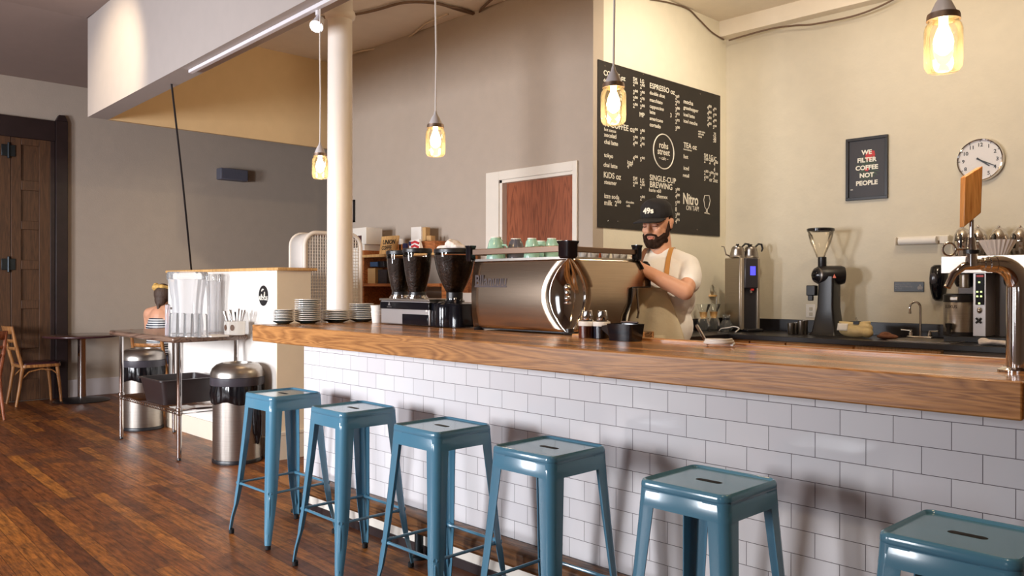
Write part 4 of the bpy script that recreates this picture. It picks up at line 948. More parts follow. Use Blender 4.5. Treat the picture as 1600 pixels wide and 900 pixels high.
for k in range(22):
    t = 2 * PI * k / 22 + 0.3; L = random.uniform(0.08, 0.13); c = Vector((pm + 0.01, YB - 0.0142, pz0 + ph * 0.50)); d = Vector((math.cos(t), 0, math.sin(t) * 1.3))
    gf.tube([c + d * 0.03, c + d * L * 0.6 + Vector((0.008, 0, 0)), c + d * L], [0.003, 0.006, 0.001], 6)
for v in gf.b.verts: v.co.y = YB - 0.0144 + (v.co.y - (YB - 0.0142)) * 0.1
gf2 = build('leaves', gf, mat('print_green', rgb(58, 82, 56), 0.6), po, world=True)
build('red_flowers', rf, mat('print_red', rgb(190, 52, 52), 0.6), po, world=True)
# clock
cx_, cz_ = on(1531, 250, 1, YB - 0.04).x, on(1531, 250, 1, YB - 0.04).z; cr = (on(1568, 250, 1, YB - 0.04).x - on(1494, 250, 1, YB - 0.04).x) / 2
ck = thing('wall_clock', 'round white wall clock with chrome rim on the back wall behind the tap handle', 'clock', (cx_, YB, cz_ - cr))
def cl(prof, nm, m, **kw): return build(nm, MB().lathe(prof, (cx_, YB, cz_), 48, Vector((0, -1, 0)), **kw), m, ck, world=True, smooth=50)
cl([(cr * 0.9, 0.001), (cr, 0.01), (cr, 0.04), (cr * 0.97, 0.05), (cr * 0.92, 0.048), (cr * 0.9, 0.035), (cr * 0.9, 0.001)], 'rim', CHROME, cap=False)
cl([(cr * 0.91, 0.002), (cr * 0.91, 0.032), (0.001, 0.032)], 'dial', mat('clock_white', rgb(232, 224, 222), 0.5))
mb = MB()
for h in range(12):
    a = PI / 2 - 2 * PI * (h if h else 12) / 12; rr = cr * 0.72
    mb.text(str(h if h else 12), cr * 0.24, face_my((cx_ + rr * math.cos(a), YB - 0.0335, cz_ + rr * math.sin(a) - cr * 0.085)), 0.0006, 'CENTER', 0.0008)
    for k in range(1): mb.cbox((cx_ + cr * 0.87 * math.cos(a), YB - 0.0335, cz_ + cr * 0.87 * math.sin(a)), (0.006, 0.001, 0.006))
build('numerals', mb, BLACK, ck, world=True)
for nm, ang, L, w_ in (('hour_hand', -38, 0.50, 0.0065), ('minute_hand', -27, 0.74, 0.005)):
    d = Vector((math.cos(math.radians(ang)), 0, math.sin(math.radians(ang)))); n_ = Vector((-d.z, 0, d.x)); o_ = Vector((cx_, YB - 0.036 - 0.002 * (nm[0] == 'm'), cz_))
    mb = MB(); mb.loft([[o_ - d * 0.03 + n_ * w_, o_ + d * L * cr + n_ * w_ * 0.6, o_ + d * L * cr - n_ * w_ * 0.6, o_ - d * 0.03 - n_ * w_], [p + Vector((0, -0.0015, 0)) for p in (o_ - d * 0.03 + n_ * w_, o_ + d * L * cr + n_ * w_ * 0.6, o_ + d * L * cr - n_ * w_ * 0.6, o_ - d * 0.03 - n_ * w_)]])
    build(nm, mb, BLACK, ck, world=True)
cl([(cr * 0.90, 0.043), (0.001, 0.043)], 'glass_cover', CLEAR, cap=False)
# paper roll holder
a0, a1 = on(1400, 378, 1, YB - 0.06), on(1481, 376, 1, YB - 0.06)
rl = thing('paper_roll', 'white roll in a holder on the back wall above the soap dispenser', 'paper roll', ((a0.x + a1.x) / 2, YB, a0.z - 0.04))
build('back_bar', MB().box((a0.x, YB - 0.03, a0.z + 0.0), (a1.x, YB - 0.001, a0.z + 0.045)), WHITE_PAINT, rl, 0.004, world=True)
build('roll', MB().tube([(a0.x + 0.025, YB - 0.055, a0.z + 0.004), (a1.x - 0.09, YB - 0.055, a0.z + 0.004)], 0.033, 24), PAPER, rl, world=True, smooth=50)
for x in (a0.x + 0.008, a1.x - 0.05): build('end_bracket', MB().box((x - 0.008, YB - 0.09, a0.z - 0.03), (x + 0.06 * (x > a0.x + 0.1), YB - 0.001, a0.z + 0.038)), WHITE_PAINT, rl, 0.006, world=True)
# employees sign
s0, s1 = on(1397, 441, 1, YB - 0.005), on(1444, 456, 1, YB - 0.005)
sg = thing('wall_sign', 'small black notice plate on the back wall beside the soap dispenser', 'sign', ((s0.x + s1.x) / 2, YB, s1.z))
boxpart('plate', (s0.x, YB - 0.008, s1.z), (s1.x, YB - 0.001, s0.z + 0.004), BLACK, sg, 0.003, world=True)
mb = MB(); wv = s1.x - s0.x; hv = s0.z - s1.z
for i, t in enumerate(('Employees Must Wash', 'Hands Before Returning', 'To Work')): mb.text(t, 0.0145, face_my((s0.x + 0.012, YB - 0.0085, s0.z - 0.024 - 0.019 * i)), 0.0004)
mb_t = mb; mb = MB()
for k in (-1, 1): mb.ball((s1.x - 0.034 + k * 0.010, YB - 0.0085, (s0.z + s1.z) / 2 - 0.008), (0.012, 0.001, 0.016), 10, 6)
mb.ball((s1.x - 0.034, YB - 0.0085, (s0.z + s1.z) / 2 + 0.014), (0.009, 0.001, 0.009), 10, 6)
build('hands_icon', mb, mat('sign_grey', rgb(150, 146, 148), 0.6), sg, world=True); mb = mb_t
build('lettering', mb, mat('sign_grey', rgb(150, 146, 148), 0.6), sg, world=True)
# soap dispenser
d0 = on(1464, 470, 1, YB - 0.05); d1 = on(1464, 414, 1, YB - 0.05); hh = d1.z - d0.z; wd = (on(1479, 440, 1, YB - 0.05).x - on(1450, 440, 1, YB - 0.05).x) / 2
sd = thing('soap_dispenser', 'glossy black oval soap dispenser on the wall left of the coffee brewer', 'dispenser', (d0.x, YB, d0.z))
mb = MB(); rings = []
for k in range(17):
    t = k / 16; ww = wd * (0.55 + 0.45 * math.sin(PI * (0.12 + 0.72 * t)) ** 0.8) * (1 - 0.25 * (1 - t) ** 2) * (0.65 if k in (0, 16) else 1); dd = 0.11 * (0.45 + 0.55 * math.sin(PI * t) ** 0.6)
    rings.append([(ww * math.cos(a), -0.001 - dd * math.sin(a), hh * t) for a in [PI * i / 16 for i in range(17)]])
mb.loft(rings); build('cover', mb, BLACKG, sd, smooth=60)
build('window', MB().ball((-0.01, -0.112, hh * 0.62), (0.03, 0.008, 0.05), 14, 8), mat('grey_window', rgb(60, 58, 64), 0.15), sd, smooth=70)
# wall outlet
o0 = on(1267, 486, 1, YB - 0.005)
ol = thing('wall_outlet', 'white wall outlet plate partly behind the tall black grinder', 'outlet', (o0.x, YB, o0.z - 0.06))
boxpart('plate', (-0.05, -0.006, 0), (0.045, -0.001, 0.125), WHITE_PAINT, ol, 0.003)
for z in (0.03, 0.08): build('socket', MB().cbox((0, -0.007, z), (0.035, 0.004, 0.032)), mat('socket_ivory', rgb(190, 180, 160), 0.5), ol, 0.003)

# ================================================================== BACK COUNTER
WZ, FY = 0.905, 4.12
c_front = [(1095, 'x')]
xl = XM + 0.02; xr = 5.6
wt = thing('worktop', 'long black worktop with low backsplash along the back wall', 'worktop', (xl, FY, WZ - 0.04))
BST = mat('black_worktop', rgb(34, 31, 34), 0.28, var=0.15)
build('top', MB().box((XM + 0.002, FY, WZ - 0.045), (xr, YB - 0.001, WZ)), BST, wt, 0.004, world=True)
build('return_top', MB().box((XM + 0.002, 3.0, WZ - 0.045), (0.06, FY - 0.001, WZ)), BST, wt, 0.004, world=True)
build('backsplash', MB().box((XM + 0.002, YB - 0.025, WZ), (xr, YB - 0.001, WZ + 0.115)).box((XM + 0.002, 3.0, WZ), (XM + 0.026, YB - 0.026, WZ + 0.115)), BST, wt, 0.003, world=True)
xsn = [XM + 0.03] + [on(px, 535, 1, FY + 0.03).x for px in (1172, 1228, 1335, 1473)] + [2.45, 3.1, 3.8]
for i, (a, b_) in enumerate(zip(xsn, xsn[1:])):
    dark = i >= 4
    lab = ['orange wood cupboard at the left end under the black worktop', 'narrow orange wood cupboard under the hot water tower', 'orange wood cupboard under the tall black grinder', 'pale wood cupboard under the sink', 'grey brown cupboard under the coffee brewer', 'grey brown cupboard under the folded towel', 'grey brown cupboard behind the tap tower'][i]
    cb_ = thing('base_cabinet', lab, 'cabinet', ((a + b_) / 2, FY + 0.03, 0))
    m1 = CABWOOD if i < 3 else (BAMBOO if i == 3 else mat('dark_cabinet', rgb(112, 98, 84), 0.6))
    boxpart('body', (a + 0.002, FY + 0.045, 0.0), (b_ - 0.002, YB - 0.01, WZ - 0.047), m1, cb_, world=True)
    dr_ = boxpart('drawer', (a + 0.008, FY + 0.022, WZ - 0.24), (b_ - 0.008, FY + 0.044, WZ - 0.056), m1, cb_, 0.002, world=True)
    build('door', MB().box((a + 0.008, FY + 0.022, 0.10), (b_ - 0.008, FY + 0.044, WZ - 0.25)), m1, cb_, 0.002, world=True)
    build('pull', MB().tube([((a + b_) / 2 - 0.05, FY + 0.012, WZ - 0.2), ((a + b_) / 2 + 0.05, FY + 0.012, WZ - 0.2)], 0.005, 8), STEEL, dr_, world=False).location = -parent_world(dr_)

cb_ = thing('base_cabinet', 'orange wood cupboard under the worktop below the menu board', 'cabinet', (-0.2, 3.5, 0))
boxpart('body', (XM + 0.003, 3.01, 0), (0.02, FY - 0.002, WZ - 0.047), CABWOOD, cb_, world=True)
boxpart('door', (0.021, 3.02, 0.1), (0.042, 3.52, WZ - 0.056), CABWOOD, cb_, 0.002, world=True)
boxpart('door', (0.021, 3.53, 0.1), (0.042, 4.08, WZ - 0.056), CABWOOD, cb_, 0.002, world=True)
# hot water tower with two kettles
h0, h1 = on(1150, 517, 1, 4.55), on(1192, 517, 1, 4.55); hy0, hy1 = 4.50, 4.86; hzt = on(1160, 402, 1, 4.50).z
h0.x = on(1150, 500, 1, hy0).x; h1.x = on(1191.5, 500, 1, hy0).x
h0.x = on(1158, 500, 1, 4.50).x
ht = thing('hot_water_tower', 'tall steel hot water tower with a blue display on the black worktop', 'water boiler', (h0.x, hy0, WZ), math.radians(62)); hw_ = 0.205; hh = hzt - WZ
boxpart('housing', (0, 0.03, 0.02), (hw_, 0.30, hh), STEEL, ht, 0.006)
mb = MB(); mb.box((0, 0, 0.02), (hw_ * 0.16, 0.03, hh - 0.005)); mb.box((hw_ * 0.86, 0, 0.02), (hw_, 0.03, hh - 0.005)); build('front_column', mb, mat('satin_aluminium', rgb(206, 192, 172), 0.35, 0.8), ht, 0.004)
boxpart('control_panel', (hw_ * 0.16, -0.016, hh * 0.585), (hw_ * 0.86, 0.03, hh - 0.005), mat('dark_panel', rgb(58, 54, 58), 0.3), ht, 0.01)
boxpart('niche_back', (hw_ * 0.16, 0.02, 0.03), (hw_ * 0.86, 0.03, hh * 0.585), mat('dark_niche', rgb(44, 42, 46), 0.5), ht)
boxpart('blue_display', (hw_ * 0.43, -0.019, hh * 0.76), (hw_ * 0.70, -0.015, hh * 0.88), mat('blue_screen', rgb(60, 60, 220), 0.3, emis=(0.10, 0.09, 1.0), estr=1.3), ht)
boxpart('red_badge', (hw_ * 0.47, -0.019, hh * 0.555), (hw_ * 0.62, -0.010, hh * 0.58), mat('red_badge', rgb(200, 50, 50), 0.4), ht)
boxpart('drip_tray', (-0.0 + hw_ * 0.1, -0.075, 0.001), (hw_ * 0.95, 0.03, 0.03), BLACK, ht, 0.008)
build('spout', MB().tube([(hw_ * 0.5, -0.0, hh * 0.56), (hw_ * 0.5, -0.005, hh * 0.52)], 0.012), CHROME, ht)
def kettle(loc, rz, label):
    t = thing('gooseneck_kettle', label, 'kettle', loc, rz, 'steel kettles on the hot water tower')
    build('body', MB().lathe([(0.075, 0.0), (0.078, 0.004), (0.070, 0.035), (0.071, 0.038), (0.062, 0.068), (0.063, 0.071), (0.055, 0.098), (0.045, 0.102)], n=32), STEEL, t, smooth=50)
    build('lid', MB().lathe([(0.046, 0.100), (0.046, 0.108), (0.02, 0.114), (0.008, 0.116), (0.014, 0.126), (0.012, 0.134), (0.001, 0.135)], n=28), BLACK if False else STEEL, t)
    build('lid_knob', MB().lathe([(0.006, 0.114), (0.016, 0.122), (0.016, 0.130), (0.004, 0.134)], n=20), BLACK, t)
    build('handle', MB().tube([(0, 0.045, 0.105), (0, 0.075, 0.135), (0, 0.105, 0.13), (0, 0.115, 0.09), (0, 0.105, 0.06)], [0.008, 0.010, 0.011, 0.010, 0.008], 12), BLACK, t, smooth=60)
    build('gooseneck_spout', MB().tube([(0, -0.07, 0.015), (0, -0.11, 0.03), (0, -0.12, 0.07), (0, -0.13, 0.105), (0, -0.155, 0.11)], [0.009, 0.007, 0.006, 0.006, 0.005], 10), STEEL, t, smooth=60)
    return t
k0 = on(1157, 400, 1, 4.63); k1 = on(1181, 400, 1, 4.70)
kettle((h0.x - 0.085, 4.575, hzt + 0.0005), 5.5, 'steel gooseneck kettle on the left of the hot water tower')
kettle((h0.x - 0.015, 4.70, hzt + 0.0005), 5.5, 'steel gooseneck kettle on the right of the hot water tower')

# tall shop grinder
g0 = on(1288, 522, 1, 4.55)
eg = thing('shop_grinder', 'tall black coffee grinder with an empty clear funnel hopper by the back wall', 'coffee grinder', (g0.x, 4.62, WZ)); kx = 4.85 / F_PX * 1.42
def gz(py): return on(1290, py, 1, 4.60).z - WZ
def gx(px): return on(px, 450, 1, 4.60).x - g0.x
mb = MB(); mb.loft([[(x, y, z) for x, y in rrect(a, b_, 0.02, 4, cx, 0.02)] for a, b_, cx, z in ((gx(1311) / 2 - gx(1268) / 2, 0.12, (gx(1311) + gx(1268)) / 2, 0.001), (gx(1309) / 2 - gx(1272) / 2, 0.10, (gx(1309) + gx(1272)) / 2, 0.03), (0.075, 0.085, gx(1292), gz(480)), (0.070, 0.08, gx(1293), gz(432)))]); build('stand', mb, BLACK, eg, smooth=50)
zc3 = gz(430)
build('motor_housing', MB().lathe([(0.001, -0.15), (0.06, -0.15), (0.078, -0.13), (0.086, -0.05), (0.086, 0.07), (0.076, 0.10), (0.03, 0.11)], (gx(1296), 0.04, zc3), 32, Vector((0.8, 0.6, 0))), BLACK, eg, smooth=50)
build('burr_housing', MB().lathe([(0.07, 0), (0.07, 0.035), (0.058, 0.045), (0.04, 0.048)], (gx(1282), -0.03, zc3), 32, Vector((-0.35, -0.93, 0))), mat('grey_cast', rgb(120, 112, 106), 0.35, 0.8), eg, smooth=50)
build('burr_cap', MB().lathe([(0.045, 0.04), (0.045, 0.06), (0.03, 0.07), (0.014, 0.072), (0.012, 0.09), (0.002, 0.092)], (gx(1282), -0.03, zc3), 28, Vector((-0.35, -0.93, 0))), BLACKG, eg, smooth=50)
build('bag_clamp', MB().box((gx(1265), -0.09, gz(462)), (gx(1279), -0.03, gz(446))).box((gx(1267), -0.085, gz(470)), (gx(1275), -0.06, gz(460))), BLACK, eg, 0.006)
mb = MB(); m_ = face_my((gx(1307), -0.062, gz(432))); a = [m_ @ Vector(v) for v in ((0, 0.02, 0), (0.016, -0.014, 0), (-0.016, -0.014, 0))]; mb.loft([a, [v + Vector((0, -0.002, 0)) for v in a]]); build('orange_triangle_badge', mb, mat('orange_print', rgb(226, 110, 78), 0.5), eg)
build('throat', MB().lathe([(0.035, gz(420)), (0.035, gz(417)), (0.037, gz(416)), (0.037, gz(402)), (0.03, gz(401))], (gx(1283), 0, 0), 24), BLACK, eg)
Rt = (gx(1304) - gx(1257)) / 2 * 0.80
build('funnel', MB().lathe([(0.034, gz(402)), (0.05, gz(394)), (Rt * 0.80, gz(378)), (Rt * 0.93, gz(368)), (Rt, gz(360))], (gx(1280.5), 0, 0), 36, cap=False), AMBER, eg, smooth=70)
build('funnel_rim', MB().lathe([(Rt - 0.004, gz(361)), (Rt + 0.006, gz(361)), (Rt + 0.008, gz(357)), (Rt - 0.004, gz(356)), (Rt - 0.006, gz(358))], (gx(1280.5), 0, 0), 36, cap=False), BLACKG, eg)

# metal milk cups
for i, (px, py, h) in enumerate(((1236, 518, 0.10), (1243.5, 520, 0.105), (1252, 518, 0.125), (1257, 519, 0.13))):
    q = on(px, py, 1, 4.50 + 0.05 * (i % 2)); o = build('milk_cup', MB().lathe([(0.026, 0.0), (0.028, 0.002), (0.031, h), (0.029, h), (0.026, 0.005)], n=24, cap=False), STEEL, smooth=50)
    o.location = (q.x, q.y, WZ + 0.0005); o['category'] = 'metal cup'; o['group'] = 'steel cups left of the shop grinder'
    o['label'] = ['steel milk cup leftmost of the four beside the tall grinder', 'steel milk cup second from the left beside the tall grinder', 'tall steel milk cup third from the left beside the tall grinder', 'tall steel milk cup nearest the tall black grinder'][i]

# kraft bag with binder clip
q = on(1336, 521, 1, 4.42)
bgk = thing('coffee_bag', 'crumpled gold coffee bag closed with a black clip on the worktop', 'bag', (q.x, 4.42, WZ))
FOIL = mat('gold_paper', rgb(222, 198, 146), 0.4, var=0.12, scale=10, bump=0.9, bscale=16)
b_o = blob('bag_body', [('e', (0, 0, 0.055), (0.14, 0.06, 0.055)), ('e', (-0.05, 0, 0.085), (0.085, 0.035, 0.045)), ('e', (0.07, 0.0, 0.085), (0.08, 0.04, 0.045)), ('c', [(-0.13, 0, 0.125), (0.0, -0.01, 0.118), (0.12, 0, 0.13)], [0.012, 0.014, 0.014]), ('e', (0.11, -0.01, 0.045), (0.045, 0.05, 0.042))], FOIL, bgk, 0.006, 3); b_o.location.z = 0.002
build('label', MB().grid(lambda u, v: (-0.13 + 0.09 * u, -0.062 + 0.018 * v - 0.006 * math.sin(PI * u), 0.06 + 0.06 * v), 6, 4), PAPER, bgk, solid=0.002)
build('binder_clip', MB().box((-0.002, -0.035, 0.115), (0.045, 0.012, 0.142)).tube([(0.02, -0.01, 0.14), (0.005, -0.012, 0.17), (0.015, -0.012, 0.175), (0.028, -0.01, 0.14)], 0.0015, 6), BLACK, bgk, 0.004)
q = on(1387, 526, 1, 4.42)
br = blob('brown_cloth', [('e', (0, 0, 0.02), (0.085, 0.06, 0.024)), ('e', (-0.02, 0.01, 0.035), (0.05, 0.035, 0.024)), ('c', [(-0.07, -0.02, 0.02), (0, -0.03, 0.045), (0.07, -0.01, 0.018)], [0.012, 0.014, 0.012])], mat('brown_cotton', rgb(120, 78, 58), 0.9, bump=0.8, bscale=40), None, 0.005, 3)
br.location = (q.x, 4.42, WZ + 0.002); br['label'] = 'crumpled brown cloth on the worktop left of the sink'; br['category'] = 'cloth'

# sink and faucet
s0, s1 = on(1385, 535, 2, WZ), on(1476, 536, 2, WZ)
sk = thing('sink', 'small steel drop-in sink in the black worktop', 'sink', ((s0.x + s1.x) / 2, 4.45, WZ)); sw = 0.26
mb = MB(); mb.loft([[(x, y, z) for x, y in rrect(a, b_, 0.04, 5)] for a, b_, z in ((sw, 0.24, 0.001), (sw, 0.24, 0.006), (sw - 0.03, 0.20, 0.007), (sw - 0.04, 0.19, 0.002), (sw - 0.045, 0.185, 0.0015))]); build('rim', mb, STEEL, sk, smooth=50)
f0 = on(1438, 527, 1, 4.74)
fc = thing('sink_faucet', 'chrome gooseneck faucet with two lever handles behind the sink', 'faucet', (f0.x, 4.74, WZ)); zf = on(1438, 471, 1, 4.74).z - WZ
pts = [(0, 0, 0.01), (0, 0, zf - 0.05)] + [(-0.035 + 0.035 * math.cos(a), -0.6 * (0.035 - 0.035 * math.cos(a)), zf - 0.05 + 0.045 * math.sin(a)) for a in [PI * i / 10 for i in range(1, 11)]] + [(-0.070, -0.042, zf - 0.085)]
build('spout', MB().tube(pts, 0.0095, 14), CHROME, fc, smooth=60); build('aerator', MB().tube([(-0.070, -0.042, zf - 0.085), (-0.070, -0.042, zf - 0.105)], 0.012, 14), CHROME, fc)
build('base_plate', MB().box((-0.10, -0.03, 0.001), (0.10, 0.03, 0.02)), CHROME, fc, 0.008)
for s_ in (-1, 1):
    hd = build('lever_handle', MB().lathe([(0.020, 0.018), (0.018, 0.04), (0.012, 0.055), (0.013, 0.066), (0.002, 0.07)], (s_ * 0.075, 0, 0), 20).tube([(s_ * 0.075, 0, 0.062), (s_ * 0.15, -0.02, 0.066)], [0.006, 0.008], 10), CHROME, fc, smooth=60)

# coffee brewer
y_b = 4.50
e0, e1 = on(1470, 420, 1, y_b), on(1604, 420, 1, y_b)
def bx_(px): return on(px, 470, 1, y_b).x
def bz_(py): return on(1500, py, 1, y_b).z
cb2 = thing('coffee_brewer', 'wide steel twin coffee brewer with keypad and black panels on the worktop', 'coffee maker', (bx_(1475), y_b, WZ))
XR = bx_(1475) + 0.62
boxpart('top_housing', (bx_(1470), y_b, bz_(427)), (XR, 4.90, bz_(400)), STEEL, cb2, 0.003, world=True)
boxpart('front_column', (bx_(1519), y_b + 0.02, WZ + 0.05), (bx_(1539), 4.88, bz_(427)), mat('satin_silver', rgb(190, 184, 182), 0.35, 0.7), cb2, 0.002, world=True)
boxpart('back_panel', (bx_(1480), 4.76, WZ + 0.03), (XR - 0.02, 4.88, bz_(427)), mat('dark_steel_panel', rgb(92, 84, 80), 0.4, 0.7), cb2, 0.002, world=True)
boxpart('base_tray', (bx_(1476), y_b - 0.02, WZ + 0.001), (XR, 4.88, WZ + 0.045), BLACK, cb2, 0.003, world=True)
kp = boxpart('keypad', (bx_(1523), y_b + 0.012, bz_(476)), (bx_(1537), y_b + 0.021, bz_(428)), BLACKG, cb2, 0.004, world=True)
mb = MB()
for py in (441, 456, 463, 474):
    for px in ((1530,) if py in (441, 474) else (1527, 1533)): mb.cbox(on(px, py, 1, y_b + 0.010), (0.013, 0.004, 0.013))
build('lit_button', mb, mat('led_green', rgb(220, 230, 150), 0.4, emis=(0.8, 1, 0.4), estr=1.2), kp, world=True)
boxpart('red_logo', (bx_(1525), y_b + 0.008, bz_(433)), (bx_(1536), y_b + 0.013, bz_(430)), mat('red_badge', rgb(200, 50, 50), 0.4), kp, world=True)
c = on(1530, 485, 1, y_b + 0.01); build('tap_lever', MB().ball((c.x, c.y, c.z), (0.017, 0.014, 0.024)), CHROME, cb2, world=True, smooth=70)
mb = MB(); c = on(1529, 501, 1, y_b + 0.012)
for a in (45, 135): 
    d = Vector((math.cos(math.radians(a)), 0, math.sin(math.radians(a)))) * 0.027; mb.tube([c - d, c + d], 0.008, 8)
build('bow_logo', mb, BLACK, cb2, world=True, smooth=60)
for px0_, px1_ in ((1483, 1506), (1556, 1590)):
    cxx = (bx_(px0_) + bx_(px1_)) / 2
    build('brew_basket', MB().lathe([(0.055, 0.0), (0.07, 0.03), (0.075, 0.11)], (cxx + 0.02, y_b + 0.12, bz_(448)), 28), BLACK, cb2, world=True, smooth=50)
    build('ribbed_cone', MB().lathe([(0.036 + 0.003 * (k % 2), 0.012 * k) for k in range(10)], (cxx + 0.05, y_b + 0.03, bz_(450)), 24), STEEL, cb2, world=True, smooth=30)
bk = boxpart('instruction_sheet', (bx_(1565), 4.752, bz_(505)), (bx_(1592), 4.759, bz_(456)), mat('laminated_sheet', rgb(196, 186, 200), 0.3), cb2, world=True)
mb = MB()
for py in (503, 508, 513): mb.ball(on(1545, py, 1, 4.755), 0.007, 10, 6)
build('indicator', mb, CHROME, cb2, world=True)
# server urn
u0 = on(1498, 528, 1, 4.52); ur = 0.118
sv = thing('coffee_urn', 'steel coffee urn with black top and tap standing in the brewer', 'urn', (on(1497, 520, 1, 4.56).x, 4.60, WZ + 0.046)); zu = on(1497, 459, 1, 4.5).z - WZ - 0.046
build('body', MB().lathe([(ur * 0.9, 0.0), (ur, 0.01), (ur, zu * 0.80), (ur * 0.98, zu * 0.81)], n=36), STEEL, sv, smooth=40)
build('top_collar', MB().lathe([(ur * 1.02, zu * 0.80), (ur * 1.03, zu * 0.97), (ur * 0.9, zu)], n=36), BLACK, sv)
build('foot_band', MB().lathe([(ur * 1.02, 0.0), (ur * 1.02, 0.03), (ur, 0.032)], n=36, cap=False), BLACK, sv)
mb = MB(); mb.text('LUXUS', 0.034, Matrix.Identity(4), 0.0006, 'CENTER', 0.0006)
for v in mb.b.verts: a = v.co.x / ur - 0.30; v.co = Vector((math.sin(a) * (ur + 0.001 - v.co.z), -math.cos(a) * (ur + 0.001), zu * 0.66 + v.co.y))
build('lettering', mb, mat('grey_print', rgb(70, 60, 56), 0.5), sv)
build('tap', MB().tube([(-0.03, -ur, 0.06), (-0.03, -ur - 0.05, 0.06)], 0.012).lathe([(0.018, 0.02), (0.016, 0.06), (0.024, 0.075), (0.026, 0.10), (0.01, 0.104)], (-0.03, -ur - 0.045, 0.0), 20), BLACK, sv, smooth=50)
build('lid_handle', MB().box((-0.035, -ur - 0.012, zu * 0.84), (0.025, -ur + 0.004, zu * 0.93)), STEEL, sv, 0.005)
# round servers on top, filter stack, towel
for i, px in enumerate((1504, 1528, 1561, 1594)):
    q = on(px, 385, 1, 4.81); r = 0.074
    t = thing('round_teapot', ['round steel pot leftmost on the coffee brewer', 'round steel pot second from the left on the coffee brewer, behind the tap handle', 'round steel pot behind the white filters on the brewer', 'round steel pot at the right edge on the brewer'][i], 'pot', (q.x, 4.81, bz_(400) + 0.0005), -1.2 - 0.15 * i, 'round steel pots on the coffee brewer')
    hp_ = on(px, 352, 1, 4.81).z - bz_(400)
    build('body', MB().lathe([(r * 0.6, 0), (r * 0.8, 0.006), (r, hp_ * 0.30), (r * 0.98, hp_ * 0.42), (r, hp_ * 0.44), (r * 0.92, hp_ * 0.66), (r * 0.6, hp_ * 0.85), (r * 0.2, hp_ * 0.93)], n=32), CHROME, t, smooth=50)
    build('knob', MB().ball((0, 0, hp_ * 0.96), 0.010, 12, 8), CHROME, t)
    build('handle', MB().tube([(r * 0.92, -0.02, hp_ * 0.7), (r * 1.15, -0.02, hp_ * 0.66), (r * 1.2, -0.02, hp_ * 0.4), (r * 1.0, -0.02, hp_ * 0.25)], 0.008, 10), BLACK, t, smooth=60)
fl_ = on(1557, 398, 1, y_b + 0.03); nfl = 48
def flute(R, z, amp): return [(fl_.x + (R + amp * (1 if k % 2 else -1)) * math.cos(2 * PI * k / nfl), y_b + 0.06 + (R + amp * (1 if k % 2 else -1)) * math.sin(2 * PI * k / nfl), z) for k in range(nfl)]
fzb = bz_(400) + 0.001
zt_ = on(1557, 375, 1, y_b + 0.03).z
tag(build('filter_stack', MB().loft([flute(0.068, fzb, 0.003), flute(0.105, fzb + (zt_ - fzb) * 0.6, 0.004), flute(0.128, zt_, 0.005), flute(0.120, zt_ - 0.004, 0.005)]), mat('filter_paper', rgb(232, 218, 206), 0.9), smooth=25), 'stack of white fluted coffee filters on top of the brewer', 'coffee filters')
q = on(1557, 535, 1, 4.25)
tw_ = blob('folded_towel', [('c', [(-0.09, 0, 0.025), (0.10, 0.0, 0.022)], [0.02, 0.016]), ('c', [(-0.10, -0.03, 0.014), (0.0, -0.035, 0.03), (0.10, -0.03, 0.014)], [0.014, 0.014, 0.013]), ('e', (-0.085, 0, 0.028), (0.04, 0.04, 0.026)), ('e', (0.02, 0.02, 0.02), (0.09, 0.05, 0.02))], mat('white_rag', rgb(228, 216, 208), 0.9), None, 0.005, 3)
tw_.location = (q.x, 4.25, WZ + 0.002); tw_['label'] = 'folded white towel on the worktop in front of the brewer'; tw_['category'] = 'towel'

# glass coffee makers left of the hot water tower
def chemex(px, py, Y, h, label):
    q = on(px, py, 1, Y); s_ = h / 0.235
    t = thing('glass_coffee_maker', label, 'carafe', (q.x, Y, WZ + 0.0005), 0, 'hourglass glass coffee makers')
    build('glass_body', MB().lathe([(0.045 * s_, 0.002), (0.060 * s_, 0.01 * s_), (0.064 * s_, 0.05 * s_), (0.045 * s_, 0.10 * s_), (0.026 * s_, 0.13 * s_), (0.024 * s_, 0.14 * s_), (0.045 * s_, 0.19 * s_), (0.064 * s_, 0.235 * s_)], n=30, cap=False), glass('chemex_glass', (0.9, 0.92, 0.9), body=0.05), t, smooth=60)
    build('wood_collar', MB().lathe([(0.036 * s_, 0.108 * s_), (0.032 * s_, 0.115 * s_), (0.030 * s_, 0.135 * s_), (0.034 * s_, 0.158 * s_), (0.038 * s_, 0.165 * s_)], n=24), BAMBOO, t, smooth=50)
chemex(1099, 514, 4.40, 0.26, 'hourglass glass coffee maker with wood collar right behind the barista')
chemex(1115, 512, 4.58, 0.26, 'hourglass glass coffee maker with wood collar nearer the hot water tower')
q = on(1134, 514, 1, 4.45)
t = thing('glass_carafe', 'round clear glass carafe at the foot of the hot water tower', 'carafe', (q.x, 4.46, WZ + 0.0005))
build('glass_body', MB().lathe([(0.04, 0.001), (0.06, 0.02), (0.062, 0.06), (0.04, 0.10), (0.03, 0.12), (0.038, 0.16)], n=28, cap=False), glass('chemex_glass'), t, smooth=60)
build('neck_band', MB().lathe([(0.033, 0.108), (0.034, 0.112), (0.034, 0.126), (0.033, 0.13)], n=24, cap=False), BLACK, t)
q = on(1101, 505, 1, 4.62)
t = thing('cold_brew_dripper', 'tall glass dripper stand with a wooden plate left of the hot water tower', 'dripper', (q.x, 4.72, WZ + 0.0005)); zz_ = on(1101, 462, 1, 4.72).z - WZ
build('wood_plate', MB().lathe([(0.07, zz_ - 0.008), (0.07, zz_ + 0.008)], n=28), BAMBOO, t)
